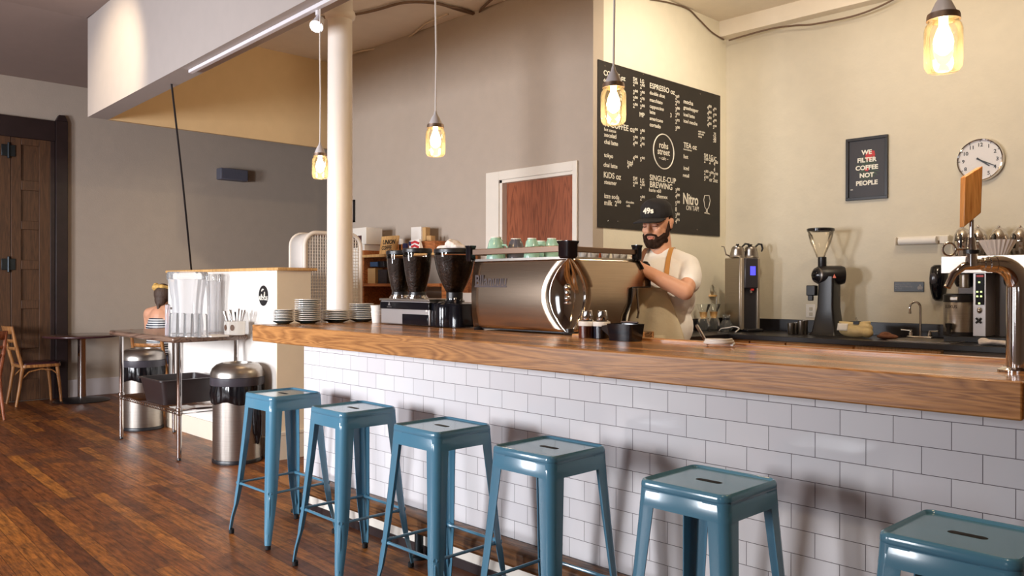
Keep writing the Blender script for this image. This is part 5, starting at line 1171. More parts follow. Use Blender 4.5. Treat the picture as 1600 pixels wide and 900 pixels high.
build('upper_globe', MB().lathe([(0.018, zz_), (0.04, zz_ + 0.03), (0.045, zz_ + 0.08), (0.02, zz_ + 0.12), (0.012, zz_ + 0.15)], n=24, cap=False), CLEAR, t, smooth=60)
build('lower_flask', MB().lathe([(0.05, 0.001), (0.055, 0.03), (0.03, 0.12), (0.02, zz_ - 0.01)], n=24, cap=False), CLEAR, t, smooth=60)
mb = MB()
for a in (0.4, 2.5, 4.6): mb.tube([(0.062 * math.cos(a), 0.062 * math.sin(a), 0), (0.062 * math.cos(a), 0.062 * math.sin(a), zz_)], 0.004, 8)
build('stand_rods', mb, STEEL, t)
pts = [on(x, y, 1, 4.46) for x, y in ((1129, 517), (1133, 513), (1142, 512), (1152, 510), (1160, 513), (1163, 520))]
for i, p in enumerate(pts): p.z = max(p.z, WZ + 0.008); p.y = 4.40 if i < 5 else 4.3
cable('power_cord', pts, 0.006, mat('white_hose', rgb(222, 216, 212), 0.4), 'white cord arching over the worktop before the hot water tower')
# ================================================================== SELF-SERVICE TABLE, BINS, SEATING
TZ = 0.95
tb = thing('prep_table', 'steel legged self-service table with wooden top and wire shelf before the half wall', 'table', (-2.82, 0.22, 0))
tx0, tx1, ty0, ty1 = -3.50, -2.12, -0.075, 0.53
boxpart('table_top', (tx0, ty0, TZ - 0.045), (tx1, ty1, TZ), wood('table_board', rgb(74, 54, 46), rgb(128, 102, 86), 'X', 1.0, 0.25, 0.4), tb, 0.016, world=True)
for x in (tx0 + 0.06, tx1 - 0.085):
    for y in (ty0 + 0.085, ty1 - 0.06):
        lg = build('leg', MB().lathe([(0.019, 0.02), (0.019, TZ - 0.046)], (x, y, 0), 18), CHROME, tb, world=True)
        build('foot', MB().lathe([(0.014, 0), (0.016, 0.004), (0.012, 0.022)], (x, y, 0), 14), BLACK, lg, world=True)
        build('shelf_collar', MB().lathe([(0.021, 0.345), (0.026, 0.35), (0.026, 0.40), (0.021, 0.405)], (x, y, 0), 18), CHROME, lg, world=True)
mb = MB(); SZ = 0.38
for z in (SZ - 0.022, SZ):
    for y in (ty0 + 0.06, ty1 - 0.04): mb.tube([(tx0 + 0.04, y, z), (tx1 - 0.06, y, z)], 0.004, 6)
    for x in (tx0 + 0.04, tx1 - 0.06): mb.tube([(x, ty0 + 0.06, z), (x, ty1 - 0.04, z)], 0.004, 6)
n = 46
for k in range(n):
    x0_ = tx0 + 0.05 + (tx1 - tx0 - 0.12) * k / n; x1_ = tx0 + 0.05 + (tx1 - tx0 - 0.12) * (k + 1) / n; up = k % 2
    for y in (ty0 + 0.06, ty1 - 0.04): mb.tube([(x0_, y, SZ - 0.022 * up), (x1_, y, SZ - 0.022 * (1 - up))], 0.0025, 5)
for k in range(54):
    x = tx0 + 0.05 + (tx1 - tx0 - 0.12) * k / 53; mb.tube([(x, ty0 + 0.06, SZ + 0.003), (x, ty1 - 0.04, SZ + 0.003)], 0.0022, 5)
build('wire_shelf', mb, CHROME, tb, world=True, smooth=60)

tubt = thing('bus_tub', 'dark brown plastic bus tub on the wire shelf of the prep table', 'tub', (-2.72, 0.22, SZ + 0.0055), 0.0)
DK = mat('dark_brown_plastic', rgb(44, 34, 34), 0.35)
mb = MB(); mb.loft([[(x, y, z) for x, y in rrect(a, b_, 0.04, 4)] for a, b_, z in ((0.20, 0.20, 0.001), (0.235, 0.235, 0.19), (0.25, 0.25, 0.19), (0.25, 0.25, 0.20), (0.228, 0.228, 0.20), (0.195, 0.195, 0.012))]); build('tub', mb, DK, tubt, smooth=40)
o = boxpart('paper_sheet', (-2.42, 0.02, SZ + 0.006), (-2.24, 0.16, SZ + 0.008), PAPER); o.name = 'paper_sheet'; tag(o, 'sheet of white paper lying on the wire shelf right of the tub', 'paper')

def bin_thing(x, y, label, drape=True):
    t = thing('waste_bin', label, 'waste bin', (x, y, 0), 0, 'round steel waste bins')
    build('steel_body', MB().lathe([(0.180, 0.022), (0.180, 0.53), (0.178, 0.53)], n=48), STEEL, t, smooth=40)
    build('base_ring', MB().lathe([(0.186, 0.0), (0.187, 0.018), (0.181, 0.03)], n=48), BLACK, t)
    rings = []
    for z, r in ((0.455, 0.186), (0.47, 0.193), (0.52, 0.196), (0.57, 0.193), (0.60, 0.190)):
        rings.append([((r + 0.004 * math.sin(9 * a + z * 40) + 0.003 * math.sin(23 * a)) * math.cos(a), (r + 0.004 * math.sin(9 * a + z * 40) + 0.003 * math.sin(23 * a)) * math.sin(a), z + 0.012 * math.sin(5 * a) * (z < 0.46)) for a in [2 * PI * i / 96 for i in range(96)]])
    lnr = build('bin_liner', MB().loft(rings, True, False, False), mat('black_bag', rgb(16, 15, 18), 0.18), t, smooth=60)
    if drape:
        dr = blob('loose_bag', [('c', [(0.168, 0.075, 0.50), (0.176, 0.080, 0.36), (0.170, 0.085, 0.22), (0.172, 0.080, 0.15)], [0.022, 0.030, 0.028, 0.014]), ('c', [(0.178, 0.05, 0.45), (0.182, 0.05, 0.30), (0.180, 0.055, 0.22)], [0.014, 0.016, 0.012])], MATS['black_bag'], lnr, 0.006, 2)
    build('band', MB().lathe([(0.198, 0.585), (0.200, 0.59), (0.200, 0.645), (0.190, 0.65)], n=48), mat('charcoal_plastic', rgb(62, 58, 64), 0.35), t, smooth=40)
    build('dome_lid', MB().lathe([(0.199, 0.648), (0.198, 0.675), (0.185, 0.71), (0.155, 0.738), (0.120, 0.750), (0.108, 0.750), (0.104, 0.735), (0.10, 0.70)], n=48, cap=False), STEEL, t, smooth=60)
    build('opening', MB().lathe([(0.104, 0.70), (0.001, 0.699)], n=32), BLACK, t)
    return t
bin_thing(-1.905, 0.335, 'round steel waste bin with domed lid beside the leftmost blue stool')
bin_thing(-3.86, 0.345, 'round steel waste bin behind the far leg of the prep table', False)

# things on the prep table
def dispenser(px, Y, label, r, h, tap=True):
    q = on(px, 515, 1, Y)
    t = thing('water_dispenser', label, 'drink dispenser', (q.x, Y, TZ + 0.0005))
    rings = []
    prof = [(r * 0.78, 0.004), (r * 0.80, h * 0.12), (r * 0.74, h * 0.3), (r * 0.80, h * 0.55), (r * 0.92, h * 0.78), (r * 0.97, h * 0.88)]
    for pr_, z in prof: rings.append([((pr_ + 0.004 * math.cos(8 * a)) * math.cos(a), (pr_ + 0.004 * math.cos(8 * a)) * math.sin(a), z) for a in [2 * PI * i / 64 for i in range(64)]])
    build('tank', MB().loft(rings, True, True, False), FROST, t, smooth=50)
    rings = []
    for pr_, z in ((r * 0.975, h * 0.87), (r * 1.0, h * 0.90), (r * 1.0, h * 0.97), (r * 0.93, h), (0.02, h)): rings.append([((pr_ + 0.003 * math.cos(16 * a)) * math.cos(a), (pr_ + 0.003 * math.cos(16 * a)) * math.sin(a), z) for a in [2 * PI * i / 64 for i in range(64)]])
    build('lid', MB().loft(rings, True, False, True), PLASTIC, t, smooth=50)
    if tap: build('spigot', MB().tube([(-r * 0.5, -r * 0.55, h * 0.40), (-r * 0.62, -r * 0.80, h * 0.40), (-r * 0.62, -r * 0.82, h * 0.34)], 0.010, 10).tube([(-r * 0.62, -r * 0.78, h * 0.40), (-r * 0.62, -r * 0.78, h * 0.46)], 0.006, 8).tube([(-r * 0.75, -r * 0.78, h * 0.46), (-r * 0.49, -r * 0.78, h * 0.46)], 0.006, 8), STEEL, t, smooth=60)
dispenser(293, 0.26, 'large clear ribbed water dispenser with small steel tap on the prep table', 0.158, 0.50)
dispenser(333, 0.455, 'narrow clear dispenser standing behind and right of the large one', 0.058, 0.485, False)
cupo = None
for i, (px, Y, h) in enumerate(((272, 0.02, 0.175), (283, 0.05, 0.185), (295, 0.03, 0.18), (306, 0.07, 0.185), (317, 0.09, 0.19))):
    q = on(px, 522, 1, Y)
    if cupo is None:
        o = cupo = build('plastic_cup', MB().lathe([(0.040, 0.001), (0.040, 0.014), (0.0385, 0.016), (0.0345, 0.165), (0.028, 0.172), (0.0275, 0.176), (0.001, 0.176)], n=28), PLASTIC, smooth=50); o['category'] = 'cup'; o['group'] = 'clear upturned cups on the prep table'
    else: o = cupo.copy(); COL.objects.link(o)
    o.location = (q.x, Y, TZ + 0.0005)
    o['label'] = ['clear plastic cup upside down, leftmost before the water dispenser', 'clear plastic cup upside down, second from the left before the dispenser', 'clear plastic cup upside down in the middle before the dispenser', 'clear plastic cup upside down, second from the right before the dispenser', 'clear plastic cup upside down, rightmost before the dispenser'][i]
q = on(262, 522, 1, 0.0)
o = build('lid_tube', MB().lathe([(0.019, 0.001), (0.019, 0.235), (0.016, 0.238)], n=20), glass('clear_pinkish', (0.9, 0.86, 0.88), body=0.35, bodycol=(0.8, 0.74, 0.78))); o.location = (q.x, 0.0, TZ + 0.0005)
o['label'] = 'tall narrow clear tube at the left front corner of the dispenser group'; o['category'] = 'tube'
q = on(367, 520, 1, 0.40)
ut = thing('cutlery_holder', 'white ceramic holder with oval holes full of cutlery on the prep table', 'cutlery holder', (q.x, 0.40, TZ + 0.0005))
hd_ = build('pot', MB().lathe([(0.075, 0.001), (0.078, 0.004), (0.080, 0.108), (0.074, 0.11), (0.072, 0.01)], n=32), PORCELAIN, ut, smooth=40)
for a in (-2.3, -1.5, -0.7):
    mb = MB(); c_ = Vector((0.0785 * math.cos(a), 0.0785 * math.sin(a), 0.06)); tdir = Vector((-math.sin(a), math.cos(a), 0))
    d_ = Vector((math.cos(a), math.sin(a), 0)) * 0.002
    mb.loft([[c_ - d_ + tdir * 0.016 * math.cos(b_) + Vector((0, 0, 0.024 * math.sin(b_))) for b_ in [2 * PI * i / 20 for i in range(20)]], [c_ + d_ + tdir * 0.016 * math.cos(b_) + Vector((0, 0, 0.024 * math.sin(b_))) for b_ in [2 * PI * i / 20 for i in range(20)]]])
    build('oval_hole', mb, mat('oval_shade_paint', rgb(120, 92, 74), 0.5), ut)  # solid brown oval, painted as the shade inside the hole
for i in range(11):
    a = 2 * PI * i / 11; ll = random.uniform(0.17, 0.20); tx_ = random.uniform(-0.09, 0.09); ty_ = random.uniform(-0.03, 0.03)
    nm = ['table_knife', 'fork'][i % 2]
    b0_ = Vector((0.035 * math.cos(a), 0.035 * math.sin(a), 0.012)); b1_ = b0_ + Vector((tx_, ty_, ll))
    o = build(nm, MB().tube([b0_, b0_.lerp(b1_, 0.6), b1_], [0.003, 0.003, 0.007], 8), BLACKG if i % 3 == 0 else CHROME, smooth=60)
    o.location = ut.location; o['category'] = nm.replace('_', ' ') if nm == 'fork' else 'knife'; o['group'] = 'cutlery in the white holder'
    o['label'] = ('black handled piece of cutlery standing in the white holder' if i % 3 == 0 else ('steel fork' if nm == 'fork' else 'steel knife') + ' standing in the white oval-holed holder')
q = on(340, 519, 1, 0.22)
o = build('napkins', MB().box((-0.09, -0.07, 0), (0.09, 0.07, 0.012)), PAPER, None, 0.002); o.location = (q.x, 0.20, TZ + 0.0005); o['label'] = 'low pile of white napkins left of the cutlery holder'; o['category'] = 'napkins'

# recycle sticker on the half wall
q = on(411.5, 462, 1, HY - 0.002)
rc = thing('recycle_sticker', 'black oval RECYCLE sticker on the half wall above the counter end', 'sticker', (q.x, HY, q.z - 0.08))
rx_ = (on(419, 462, 1, HY).x - on(404.5, 462, 1, HY).x) / 2; rz_ = on(411, 446, 1, HY).z - q.z
mb = MB(); mb.loft([[(q.x + rx_ * math.cos(a), HY - 0.003, q.z + rz_ * math.sin(a)) for a in [2 * PI * i / 40 for i in range(40)]], [(q.x + rx_ * math.cos(a), HY - 0.0005, q.z + rz_ * math.sin(a)) for a in [2 * PI * i / 40 for i in range(40)]]]); build('disc', mb, BLACK, rc, world=True)
mb = MB(); mb.text('RECYCLE', rx_ * 0.46, face_my((q.x, HY - 0.0035, q.z - rz_ * 0.42)) @ Matrix.Diagonal((0.95, 1.2, 1, 1)), 0.0004, 'CENTER', 0.0012)
mb_t = mb; mb = MB()
for k in range(3):
    a = PI / 2 + 2 * PI * k / 3; r0 = rx_ * 0.36; ang = [a + 0.75, a + 0.2, a - 0.45]
    P_ = [Vector((q.x + r0 * math.cos(t), HY - 0.004, q.z + rz_ * 0.22 + r0 * 1.15 * math.sin(t))) for t in (a + 0.95, a + 0.45, a, a - 0.4)]
    mb.tube(P_, [0.006, 0.007, 0.008, 0.002], 6)
build('recycle_arrows', mb, CHALK, rc, world=True); build('lettering', mb_t, CHALK, rc, world=True)

# wooden chairs
def chair(label, x, y, rz, wd_, seatm, arch=True, slats=2):
    """back at local -y, faces +y"""
    t = thing('wooden_chair', label, 'chair', (x, y, 0), rz, 'wooden chairs in the seating area')
    mb = MB(); mb.loft([[(a, b_, z) for a, b_ in rrect(k, k, 0.06, 5)] for k, z in ((0.19, 0.418), (0.205, 0.425), (0.205, 0.452), (0.198, 0.456))]); build('seat_frame', mb, wd_, t, smooth=50)
    mb = MB(); mb.loft([[(a, b_ + 0.005, z) for a, b_ in rrect(k, k, 0.06, 5)] for k, z in ((0.195, 0.455), (0.197, 0.468), (0.17, 0.477), (0.05, 0.480))]); build('seat_pad', mb, seatm, t, smooth=60)
    for s_ in (-1, 1):
        build('leg', MB().tube([(s_ * 0.165, 0.165, 0.43), (s_ * 0.175, 0.19, 0.2), (s_ * 0.180, 0.205, 0)], [0.020, 0.017, 0.013], 12), wd_, t, smooth=60)
        build('leg', MB().tube([(s_ * 0.175, -0.29, 0.885), (s_ * 0.175, -0.255, 0.70), (s_ * 0.17, -0.200, 0.48), (s_ * 0.17, -0.185, 0.42), (s_ * 0.175, -0.215, 0.2), (s_ * 0.18, -0.25, 0)], [0.015, 0.019, 0.021, 0.021, 0.018, 0.014], 12), wd_, t, smooth=60)
    def bow(z0, z1, yo):
        mb = MB(); 
        def P(u, v):
            xx = -0.175 + 0.35 * u; return (xx, -0.20 - (v * (z1 - z0) + z0 - 0.48) * 0.22 - 0.035 * math.sin(PI * u) + yo, z0 + (z1 - z0) * v)
        mb.grid(P, 10, 2); return mb
    build('top_rail', bow(0.80, 0.885, 0.0), wd_, t, solid=0.018, smooth=60)
    for i in range(slats): build('back_slat', bow(0.62 + 0.085 * i, 0.655 + 0.085 * i, 0), wd_, t, solid=0.012, smooth=60)
    if arch:
        for sgn in (-1, 1):
            build('arch_brace', MB().tube([(sgn * 0.172, -0.19, 0.30), (sgn * 0.172, -0.12, 0.375), (sgn * 0.172, 0, 0.40), (sgn * 0.172, 0.11, 0.385), (sgn * 0.174, 0.175, 0.33)], 0.008, 8), wd_, t, smooth=60)
    return t
DKRED = mat('dark_red_vinyl', rgb(66, 34, 40), 0.3, coat=0.3)
chair('wooden chair with dark red seat facing the pedestal table by the old door', -6.36, 0.09, 0.02, CHAIRWOOD, DKRED)
chair('reddish wooden chair cut off by the left edge of the photo', -5.46, -0.72, 1.9, REDWOOD, DKRED)

# pedestal table
q = on(128, 626, 2, 0)
pt = thing('pedestal_table', 'round dark topped cafe table on a steel column by the far wall', 'table', (q.x, q.y, 0))
build('table_top', MB().lathe([(0.385, 0.735), (0.40, 0.742), (0.40, 0.760), (0.392, 0.765)], n=56), TABLETOP, pt)
build('edge_band', MB().lathe([(0.401, 0.742), (0.403, 0.745), (0.403, 0.757), (0.401, 0.760)], n=56, cap=False), DKRED, pt)
build('pedestal', MB().lathe([(0.045, 0.03), (0.045, 0.70), (0.06, 0.72), (0.14, 0.735)], n=32), CHROME, pt, smooth=40)
build('base_disc', MB().lathe([(0.295, 0.0), (0.30, 0.006), (0.27, 0.018), (0.08, 0.035), (0.05, 0.04)], n=48), BLACK, pt, smooth=50)

# box on the far wall
q0, q1 = on(343, 262, 0, XF + 0.1), on(386, 284, 0, XF + 0.1)
wb = thing('wall_speaker', 'small grey speaker box mounted high on the far wall', 'speaker', (XF, (q0.y + q1.y) / 2, q1.z))
boxpart('cabinet', (XF + 0.001, q0.y, q1.z), (XF + 0.14, q1.y, q0.z), mat('blue_grey_box', rgb(96, 96, 108), 0.6), wb, 0.01, world=True)
boxpart('grille', (XF + 0.138, q0.y + 0.015, q1.z + 0.015), (XF + 0.146, q1.y - 0.015, q0.z - 0.015), mat('grey_mesh', rgb(84, 84, 96), 0.8, var=0.2, scale=200), wb, world=True)

# woman seated with her back to us
wc = on(256, 600, 0, -4.75)
WB = Vector((-4.75, wc.y, 0)); wrot = math.atan2(0.85, -0.53) - PI / 2
chair('wooden chair whose slatted back shows behind the prep table, holding the seated woman', WB.x, WB.y, wrot, CHAIRWOOD, DKRED)
wm = thing('person', 'woman with yellow headscarf and bare shoulders seated with her back turned', 'person', WB, wrot)
bodyp = [('e', (0, -0.02, 0.56), (0.19, 0.15, 0.11)), ('c', [(0, -0.04, 0.60), (0, -0.05, 0.82), (0, -0.04, 1.0)], [0.14, 0.125, 0.12]), ('e', (0, -0.04, 0.98), (0.17, 0.10, 0.11)),
         ('c', [(-0.15, -0.03, 1.04), (0, -0.04, 1.07), (0.15, -0.03, 1.04)], [0.062, 0.065, 0.062]), ('c', [(0, -0.03, 1.06), (0, -0.01, 1.18)], [0.055, 0.05]),
         ('e', (0, 0.01, 1.235), (0.074, 0.09, 0.105)), ('e', (0, 0.095, 1.215), (0.014, 0.02, 0.02)), ('e', (0, 0.07, 1.17), (0.035, 0.03, 0.03)), ('e', (0.075, 0, 1.23), (0.012, 0.02, 0.03)), ('e', (-0.075, 0, 1.23), (0.012, 0.02, 0.03))]
for s_ in (-1, 1):
    bodyp += [('c', [(s_ * 0.17, -0.03, 1.03), (s_ * 0.205, 0.03, 0.80), (s_ * 0.14, 0.24, 0.76)], [0.048, 0.038, 0.028]), ('c', [(s_ * 0.14, 0.24, 0.76), (s_ * 0.12, 0.31, 0.765)], [0.026, 0.024]),
              ('c', [(s_ * 0.09, 0.0, 0.56), (s_ * 0.10, 0.40, 0.53), (s_ * 0.10, 0.42, 0.10), (s_ * 0.10, 0.41, 0.06), (s_ * 0.10, 0.54, 0.035)], [0.095, 0.062, 0.042, 0.038, 0.034])]
    for k in range(4): bodyp.append(('c', [(s_ * (0.135 - 0.018 * k), 0.32, 0.77), (s_ * (0.13 - 0.018 * k), 0.385 - 0.006 * abs(k - 1), 0.755)], [0.010, 0.008]))
    bodyp.append(('c', [(s_ * 0.10, 0.30, 0.765), (s_ * 0.075, 0.345, 0.76)], [0.012, 0.009]))
blob('body', bodyp, SKIN, wm, 0.009, 5)
stripe = bpy.data.materials.new('striped_knit'); stripe.use_nodes = True; nt = stripe.node_tree
tc = nt.nodes.new('ShaderNodeTexCoord'); wv_ = nt.nodes.new('ShaderNodeTexWave'); wv_.bands_direction = 'Z'; wv_.inputs['Scale'].default_value = 13; rp = nt.nodes.new('ShaderNodeValToRGB'); rp.color_ramp.interpolation = 'CONSTANT'
rp.color_ramp.elements[0].color = (0.03, 0.04, 0.06, 1); rp.color_ramp.elements[1].color = (0.75, 0.75, 0.75, 1); rp.color_ramp.elements[1].position = 0.55
nt.links.new(tc.outputs['Object'], wv_.inputs[0]); nt.links.new(wv_.outputs['Fac'], rp.inputs[0]); nt.links.new(rp.outputs[0], nt.nodes['Principled BSDF'].inputs['Base Color'])
blob('striped_top', [('c', [(0, -0.04, 0.62), (0, -0.05, 0.82), (0, -0.045, 0.93)], [0.152, 0.138, 0.135]), ('e', (0, -0.04, 0.90), (0.175, 0.115, 0.08))], stripe, wm, 0.008, 4)
blob('trousers', [('e', (0, -0.02, 0.57), (0.205, 0.165, 0.10))] + [('c', [(s_ * 0.09, 0.0, 0.56), (s_ * 0.10, 0.40, 0.53), (s_ * 0.10, 0.42, 0.12)], [0.105, 0.075, 0.055]) for s_ in (-1, 1)], mat('dark_denim', rgb(44, 46, 60), 0.8), wm, 0.009, 4)
DH = mat('dark_brown_hair', rgb(74, 56, 46), 0.6, bump=0.6, bscale=120, stretch=(1, 1, 0.2))
blob('hair', [('e', (0, -0.015, 1.25), (0.086, 0.10, 0.108)), ('e', (0, -0.055, 1.19), (0.062, 0.055, 0.08)), ('c', [(0.0, -0.09, 1.14), (0.01, -0.105, 1.09), (0.0, -0.10, 1.04)], [0.022, 0.014, 0.008])], DH, wm, 0.007, 3)
blob('headscarf', [('c', [(-0.075, -0.03, 1.30), (-0.03, -0.075, 1.325), (0.03, -0.07, 1.325), (0.075, -0.01, 1.31)], [0.020, 0.028, 0.024, 0.018]), ('e', (-0.045, -0.07, 1.315), (0.042, 0.038, 0.036)), ('e', (-0.06, -0.05, 1.335), (0.03, 0.03, 0.03))], mat('yellow_scarf', rgb(204, 164, 92), 0.8, var=0.35, scale=40, bump=0.6, bscale=40), wm, 0.006, 3)

# ================================================================== BEHIND THE COLUMN: RACK AND SHELVES
rX = -2.6; ry0, ry1 = on(476, 430, 0, rX).y, on(563, 430, 0, rX).y; rz1 = on(520, 365, 0, rX).z
rk = thing('wire_rack', 'white wire display rack with rounded top behind the column', 'rack', (rX, (ry0 + ry1) / 2, 0))
WM = mat('white_wire', rgb(226, 214, 200), 0.45)
def outline(x):
    r = 0.12; o = [(x, ry0, 0.02), (x, ry0, rz1 - r)] + [(x, ry0 + r - r * math.cos(a), rz1 - r + r * math.sin(a)) for a in [PI / 2 * i / 6 for i in range(1, 7)]]
    o += [(x, ry1 - r + r * math.sin(a), rz1 - r + r * math.cos(a)) for a in [PI / 2 * i / 6 for i in range(0, 7)]] + [(x, ry1, 0.02)]; return o
for xx in (rX, rX - 0.26):
    fr_ = build('rounded_frame', MB().tube(outline(xx), 0.020 if xx == rX else 0.014, 12), WM, rk, world=True, smooth=60)
mb = MB()
for k in range(1, 22):
    y = ry0 + (ry1 - ry0) * k / 22; e_ = min(y - ry0, ry1 - y); zt2_ = rz1 - (0.12 - math.sqrt(max(0.12 ** 2 - (0.12 - min(e_, 0.12)) ** 2, 0)))
    mb.tube([(rX, y, 0.10), (rX, y, zt2_)], 0.005, 6)
for k in range(58):
    z = 0.12 + (rz1 - 0.14) * k / 58; hy = 0.0 if z < rz1 - 0.12 else 0.12 - math.sqrt(max(0.12 ** 2 - (z - rz1 + 0.12) ** 2, 0)); mb.tube([(rX + 0.003, ry0 + hy, z), (rX + 0.003, ry1 - hy, z)], 0.0035, 6)
build('wire_grid', mb, WM, rk, world=True)
mb = MB()
o_a, o_b = outline(rX), outline(rX - 0.26)
mb.loft([[Vector(a) for a in o_a[:-1]], [Vector(b_) for b_ in o_b[:-1]]], False, False, False); build('side_sheet', mb, mat('sheet_white', rgb(206, 198, 190), 0.5), rk, world=True, solid=0.004, smooth=50)

SY0, SY1 = 2.42, 2.80
def sx_(px, Y=SY0): return on(px, 420, 1, Y).x
def sz_(py, px=600, Y=SY0): return on(px, py, 1, Y).z
sh = thing('shelf_unit', 'open wooden shelf unit against the rear wall behind the grinders', 'shelf', (sx_(566), SY0, 0))
x0s, x1s = sx_(566), sx_(742)
zt_s, zm_s, zl_s = sz_(397), sz_(443), sz_(492)
m_ = SHELFWOOD
boxpart('side_board', (x0s, SY0, 0), (x0s + 0.03, SY1, zt_s + 0.05), m_, sh, 0.002, world=True)
boxpart('side_board', (sx_(690), SY0, 0), (sx_(690) + 0.09, SY1, zt_s + 0.02), m_, sh, 0.002, world=True)
for z, nm in ((zt_s, 'shelf_board'), (zm_s, 'shelf_board'), (zl_s, 'shelf_board'), (0.5, 'shelf_board')): boxpart(nm, (x0s, SY0 - 0.03, z - 0.03), (sx_(690), SY1, z), BAMBOO if z == zt_s else m_, sh, 0.003, world=True)
boxpart('back_board', (x0s, SY1 - 0.012, 0), (x0s + 0.42, SY1, zt_s + 0.12), m_, sh, world=True)
boxpart('inner_divider', (x0s + 0.03, SY0 + 0.02, 0), (x0s + 0.40, SY1 - 0.013, zl_s - 0.03), mat('dark_walnut', rgb(74, 50, 42), 0.5), sh, world=True)
cx0, cx1 = on(548, 370, 1, 2.5).x, on(596, 370, 1, 2.5).x
cbn = thing('white_cabinet', 'small white cabinet with a dark opening beside the top of the wooden shelves', 'cabinet', (cx0, 2.45, 0))
c1_ = on(572, 370, 1, 2.45).x
zc0, zc1 = on(580, 381, 1, 2.45).z, on(572, 355, 1, 2.45).z
mb = MB(); mb.box((on(536, 370, 1, 2.45).x, 2.45, 0), (x0s - 0.004, 2.84, zc0)); build('carcass', mb, WHITE_PAINT, cbn, 0.003, world=True)
mb = MB(); mb.box((on(536, 370, 1, 2.45).x, 2.45, zc0 + 0.001), (c1_, 2.66, zc1)); build('upper_box', mb, WHITE_PAINT, cbn, 0.003, world=True)
boxpart('dark_opening', (on(541, 370, 1, 2.45).x, 2.444, zc0 + 0.01), (on(565, 370, 1, 2.45).x, 2.449, zc1 - 0.085), mat('maroon_dark', rgb(66, 34, 40), 0.4), cbn, world=True)
# things on the shelves
q0 = on(592, 393, 1, 2.50)
pl = thing('coffee_sign', 'small pale wood board with black hand lettered coffee words on the top shelf', 'sign', (q0.x, 2.50, zt_s + 0.0005))
w1 = on(618, 393, 1, 2.50).x - q0.x; h1_ = on(605, 368, 1, 2.50).z - zt_s
mb = MB(); mb.box((0, 0, 0), (w1, 0.02, h1_)); bo = build('panel', mb, BAMBOO, pl, 0.003)
mb = MB(); mb.text('UNION', h1_ * 0.33, face_my((w1 * 0.14, -0.001, h1_ * 0.56)), 0.0006, 'LEFT', 0.002); build('lettering', mb, BLACK, bo); mb = MB(); mb.text('COFFEE', h1_ * 0.30, face_my((w1 * 0.12, -0.001, h1_ * 0.26)) @ Matrix.Diagonal((0.85, 1, 1, 1)), 0.0006, 'LEFT', 0.002); build('lettering', mb, BLACK, bo)
pl.rotation_euler = (math.radians(-10), 0, 0); pl.location.y = 2.50
o = boxpart('prop_block', (0, 0, 0), (0.06, 0.10, 0.10), SHELFWOOD); o.location = (q0.x + w1 + 0.01, 2.52, zt_s + 0.0005); o.name = 'wooden_block'; o['label'] = 'small brown wooden block standing right of the lettered coffee board'; o['category'] = 'block'
def item(nm, px0_, px1_, py0_, py1_, Y, d, m, label, cat, zb=None, bev=0.003):
    a = on(px0_, py1_, 1, Y); b_ = on(px1_, py0_, 1, Y); z0 = a.z if zb is None else zb
    o = build(nm, MB().box((0, 0, 0), (b_.x - a.x, d, b_.z - z0)), m, None, bev); o.location = (a.x, Y, z0 + 0.0005); o['label'] = label; o['category'] = cat; return o
TAPE = mat('kraft_box', rgb(196, 156, 104), 0.8)
item('upper_case', 656, 679, 376, 393, 2.56, 0.2, SHELFWOOD, 'brown wooden box on the top shelf behind the twin grinder', 'box', zt_s)
zz1 = on(668, 376, 1, 2.56).z
item('white_carton', 642, 658, 354, 375, 2.62, 0.06, PAPER, 'white printed carton standing tall above the shelf things', 'carton', zz1 + 0.001)
item('kraft_carton', 659, 665, 355, 367, 2.64, 0.06, TAPE, 'kraft brown carton right of the tall white carton', 'carton', zz1 + 0.001)
item('kraft_carton', 666, 673, 368, 376, 2.62, 0.06, TAPE, 'small kraft carton at the right end of the wooden box top', 'carton', zz1 + 0.001)
item('small_bottle', 629, 634, 380, 393, 2.50, 0.03, mat('navy_glaze', rgb(40, 44, 80), 0.3), 'small navy blue bottle beside the flag patterned pouch', 'bottle', zt_s)
item('white_candle', 623.5, 626.5, 373, 393, 2.52, 0.03, PAPER, 'slim white packet standing between the block and the navy bottle', 'packet', zt_s)
fg = thing('flag_pouch', 'red white and blue striped pouch standing on the top shelf', 'pouch', (on(638, 392, 1, 2.48).x, 2.48, zt_s + 0.0005)); fw_ = on(656, 392, 1, 2.48).x - fg.location.x; fh_ = on(645, 374, 1, 2.48).z - zt_s
build('pouch', MB().loft([[(0, 0, 0), (fw_, 0, 0), (fw_, 0.06, 0), (0, 0.06, 0)], [(0, 0.015, fh_ * 0.9), (fw_ * 0.85, 0.015, fh_), (fw_ * 0.85, 0.03, fh_), (0, 0.03, fh_ * 0.9)]]), PAPER, fg)
mb = MB()
for k in range(3): mb.tube([(fw_ * (0.25 if k == 2 else 0.3), 0.004 * k - 0.003, fh_ * (0.18 + 0.28 * k)), (fw_ * 0.55, 0.004 * k - 0.004, fh_ * (0.26 + 0.28 * k)), (fw_ * 0.88, 0.004 * k - 0.003, fh_ * (0.12 + 0.28 * k))], 0.012, 6)
build('red_stripes', mb, mat('flag_red', rgb(196, 48, 56), 0.6), fg)
build('blue_patch', MB().box((0.0, 0.004, fh_ * 0.55), (fw_ * 0.2, 0.014, fh_ * 0.85)), MATS['navy_glaze'], fg)
item('blue_box', 576, 590, 409, 417, 2.50, 0.10, mat('blue_card', rgb(58, 84, 116), 0.6), 'dark blue printed box on the middle shelf', 'box')
item('black_box', 590, 600, 408, 418, 2.52, 0.10, BLACK, 'black box beside the blue printed box on the middle shelf', 'box')
item('green_bag', 566.5, 571, 418, 432, 2.47, 0.10, mat('green_card', rgb(158, 178, 72), 0.6), 'lime green packet at the left end of the middle shelf', 'packet', zm_s)
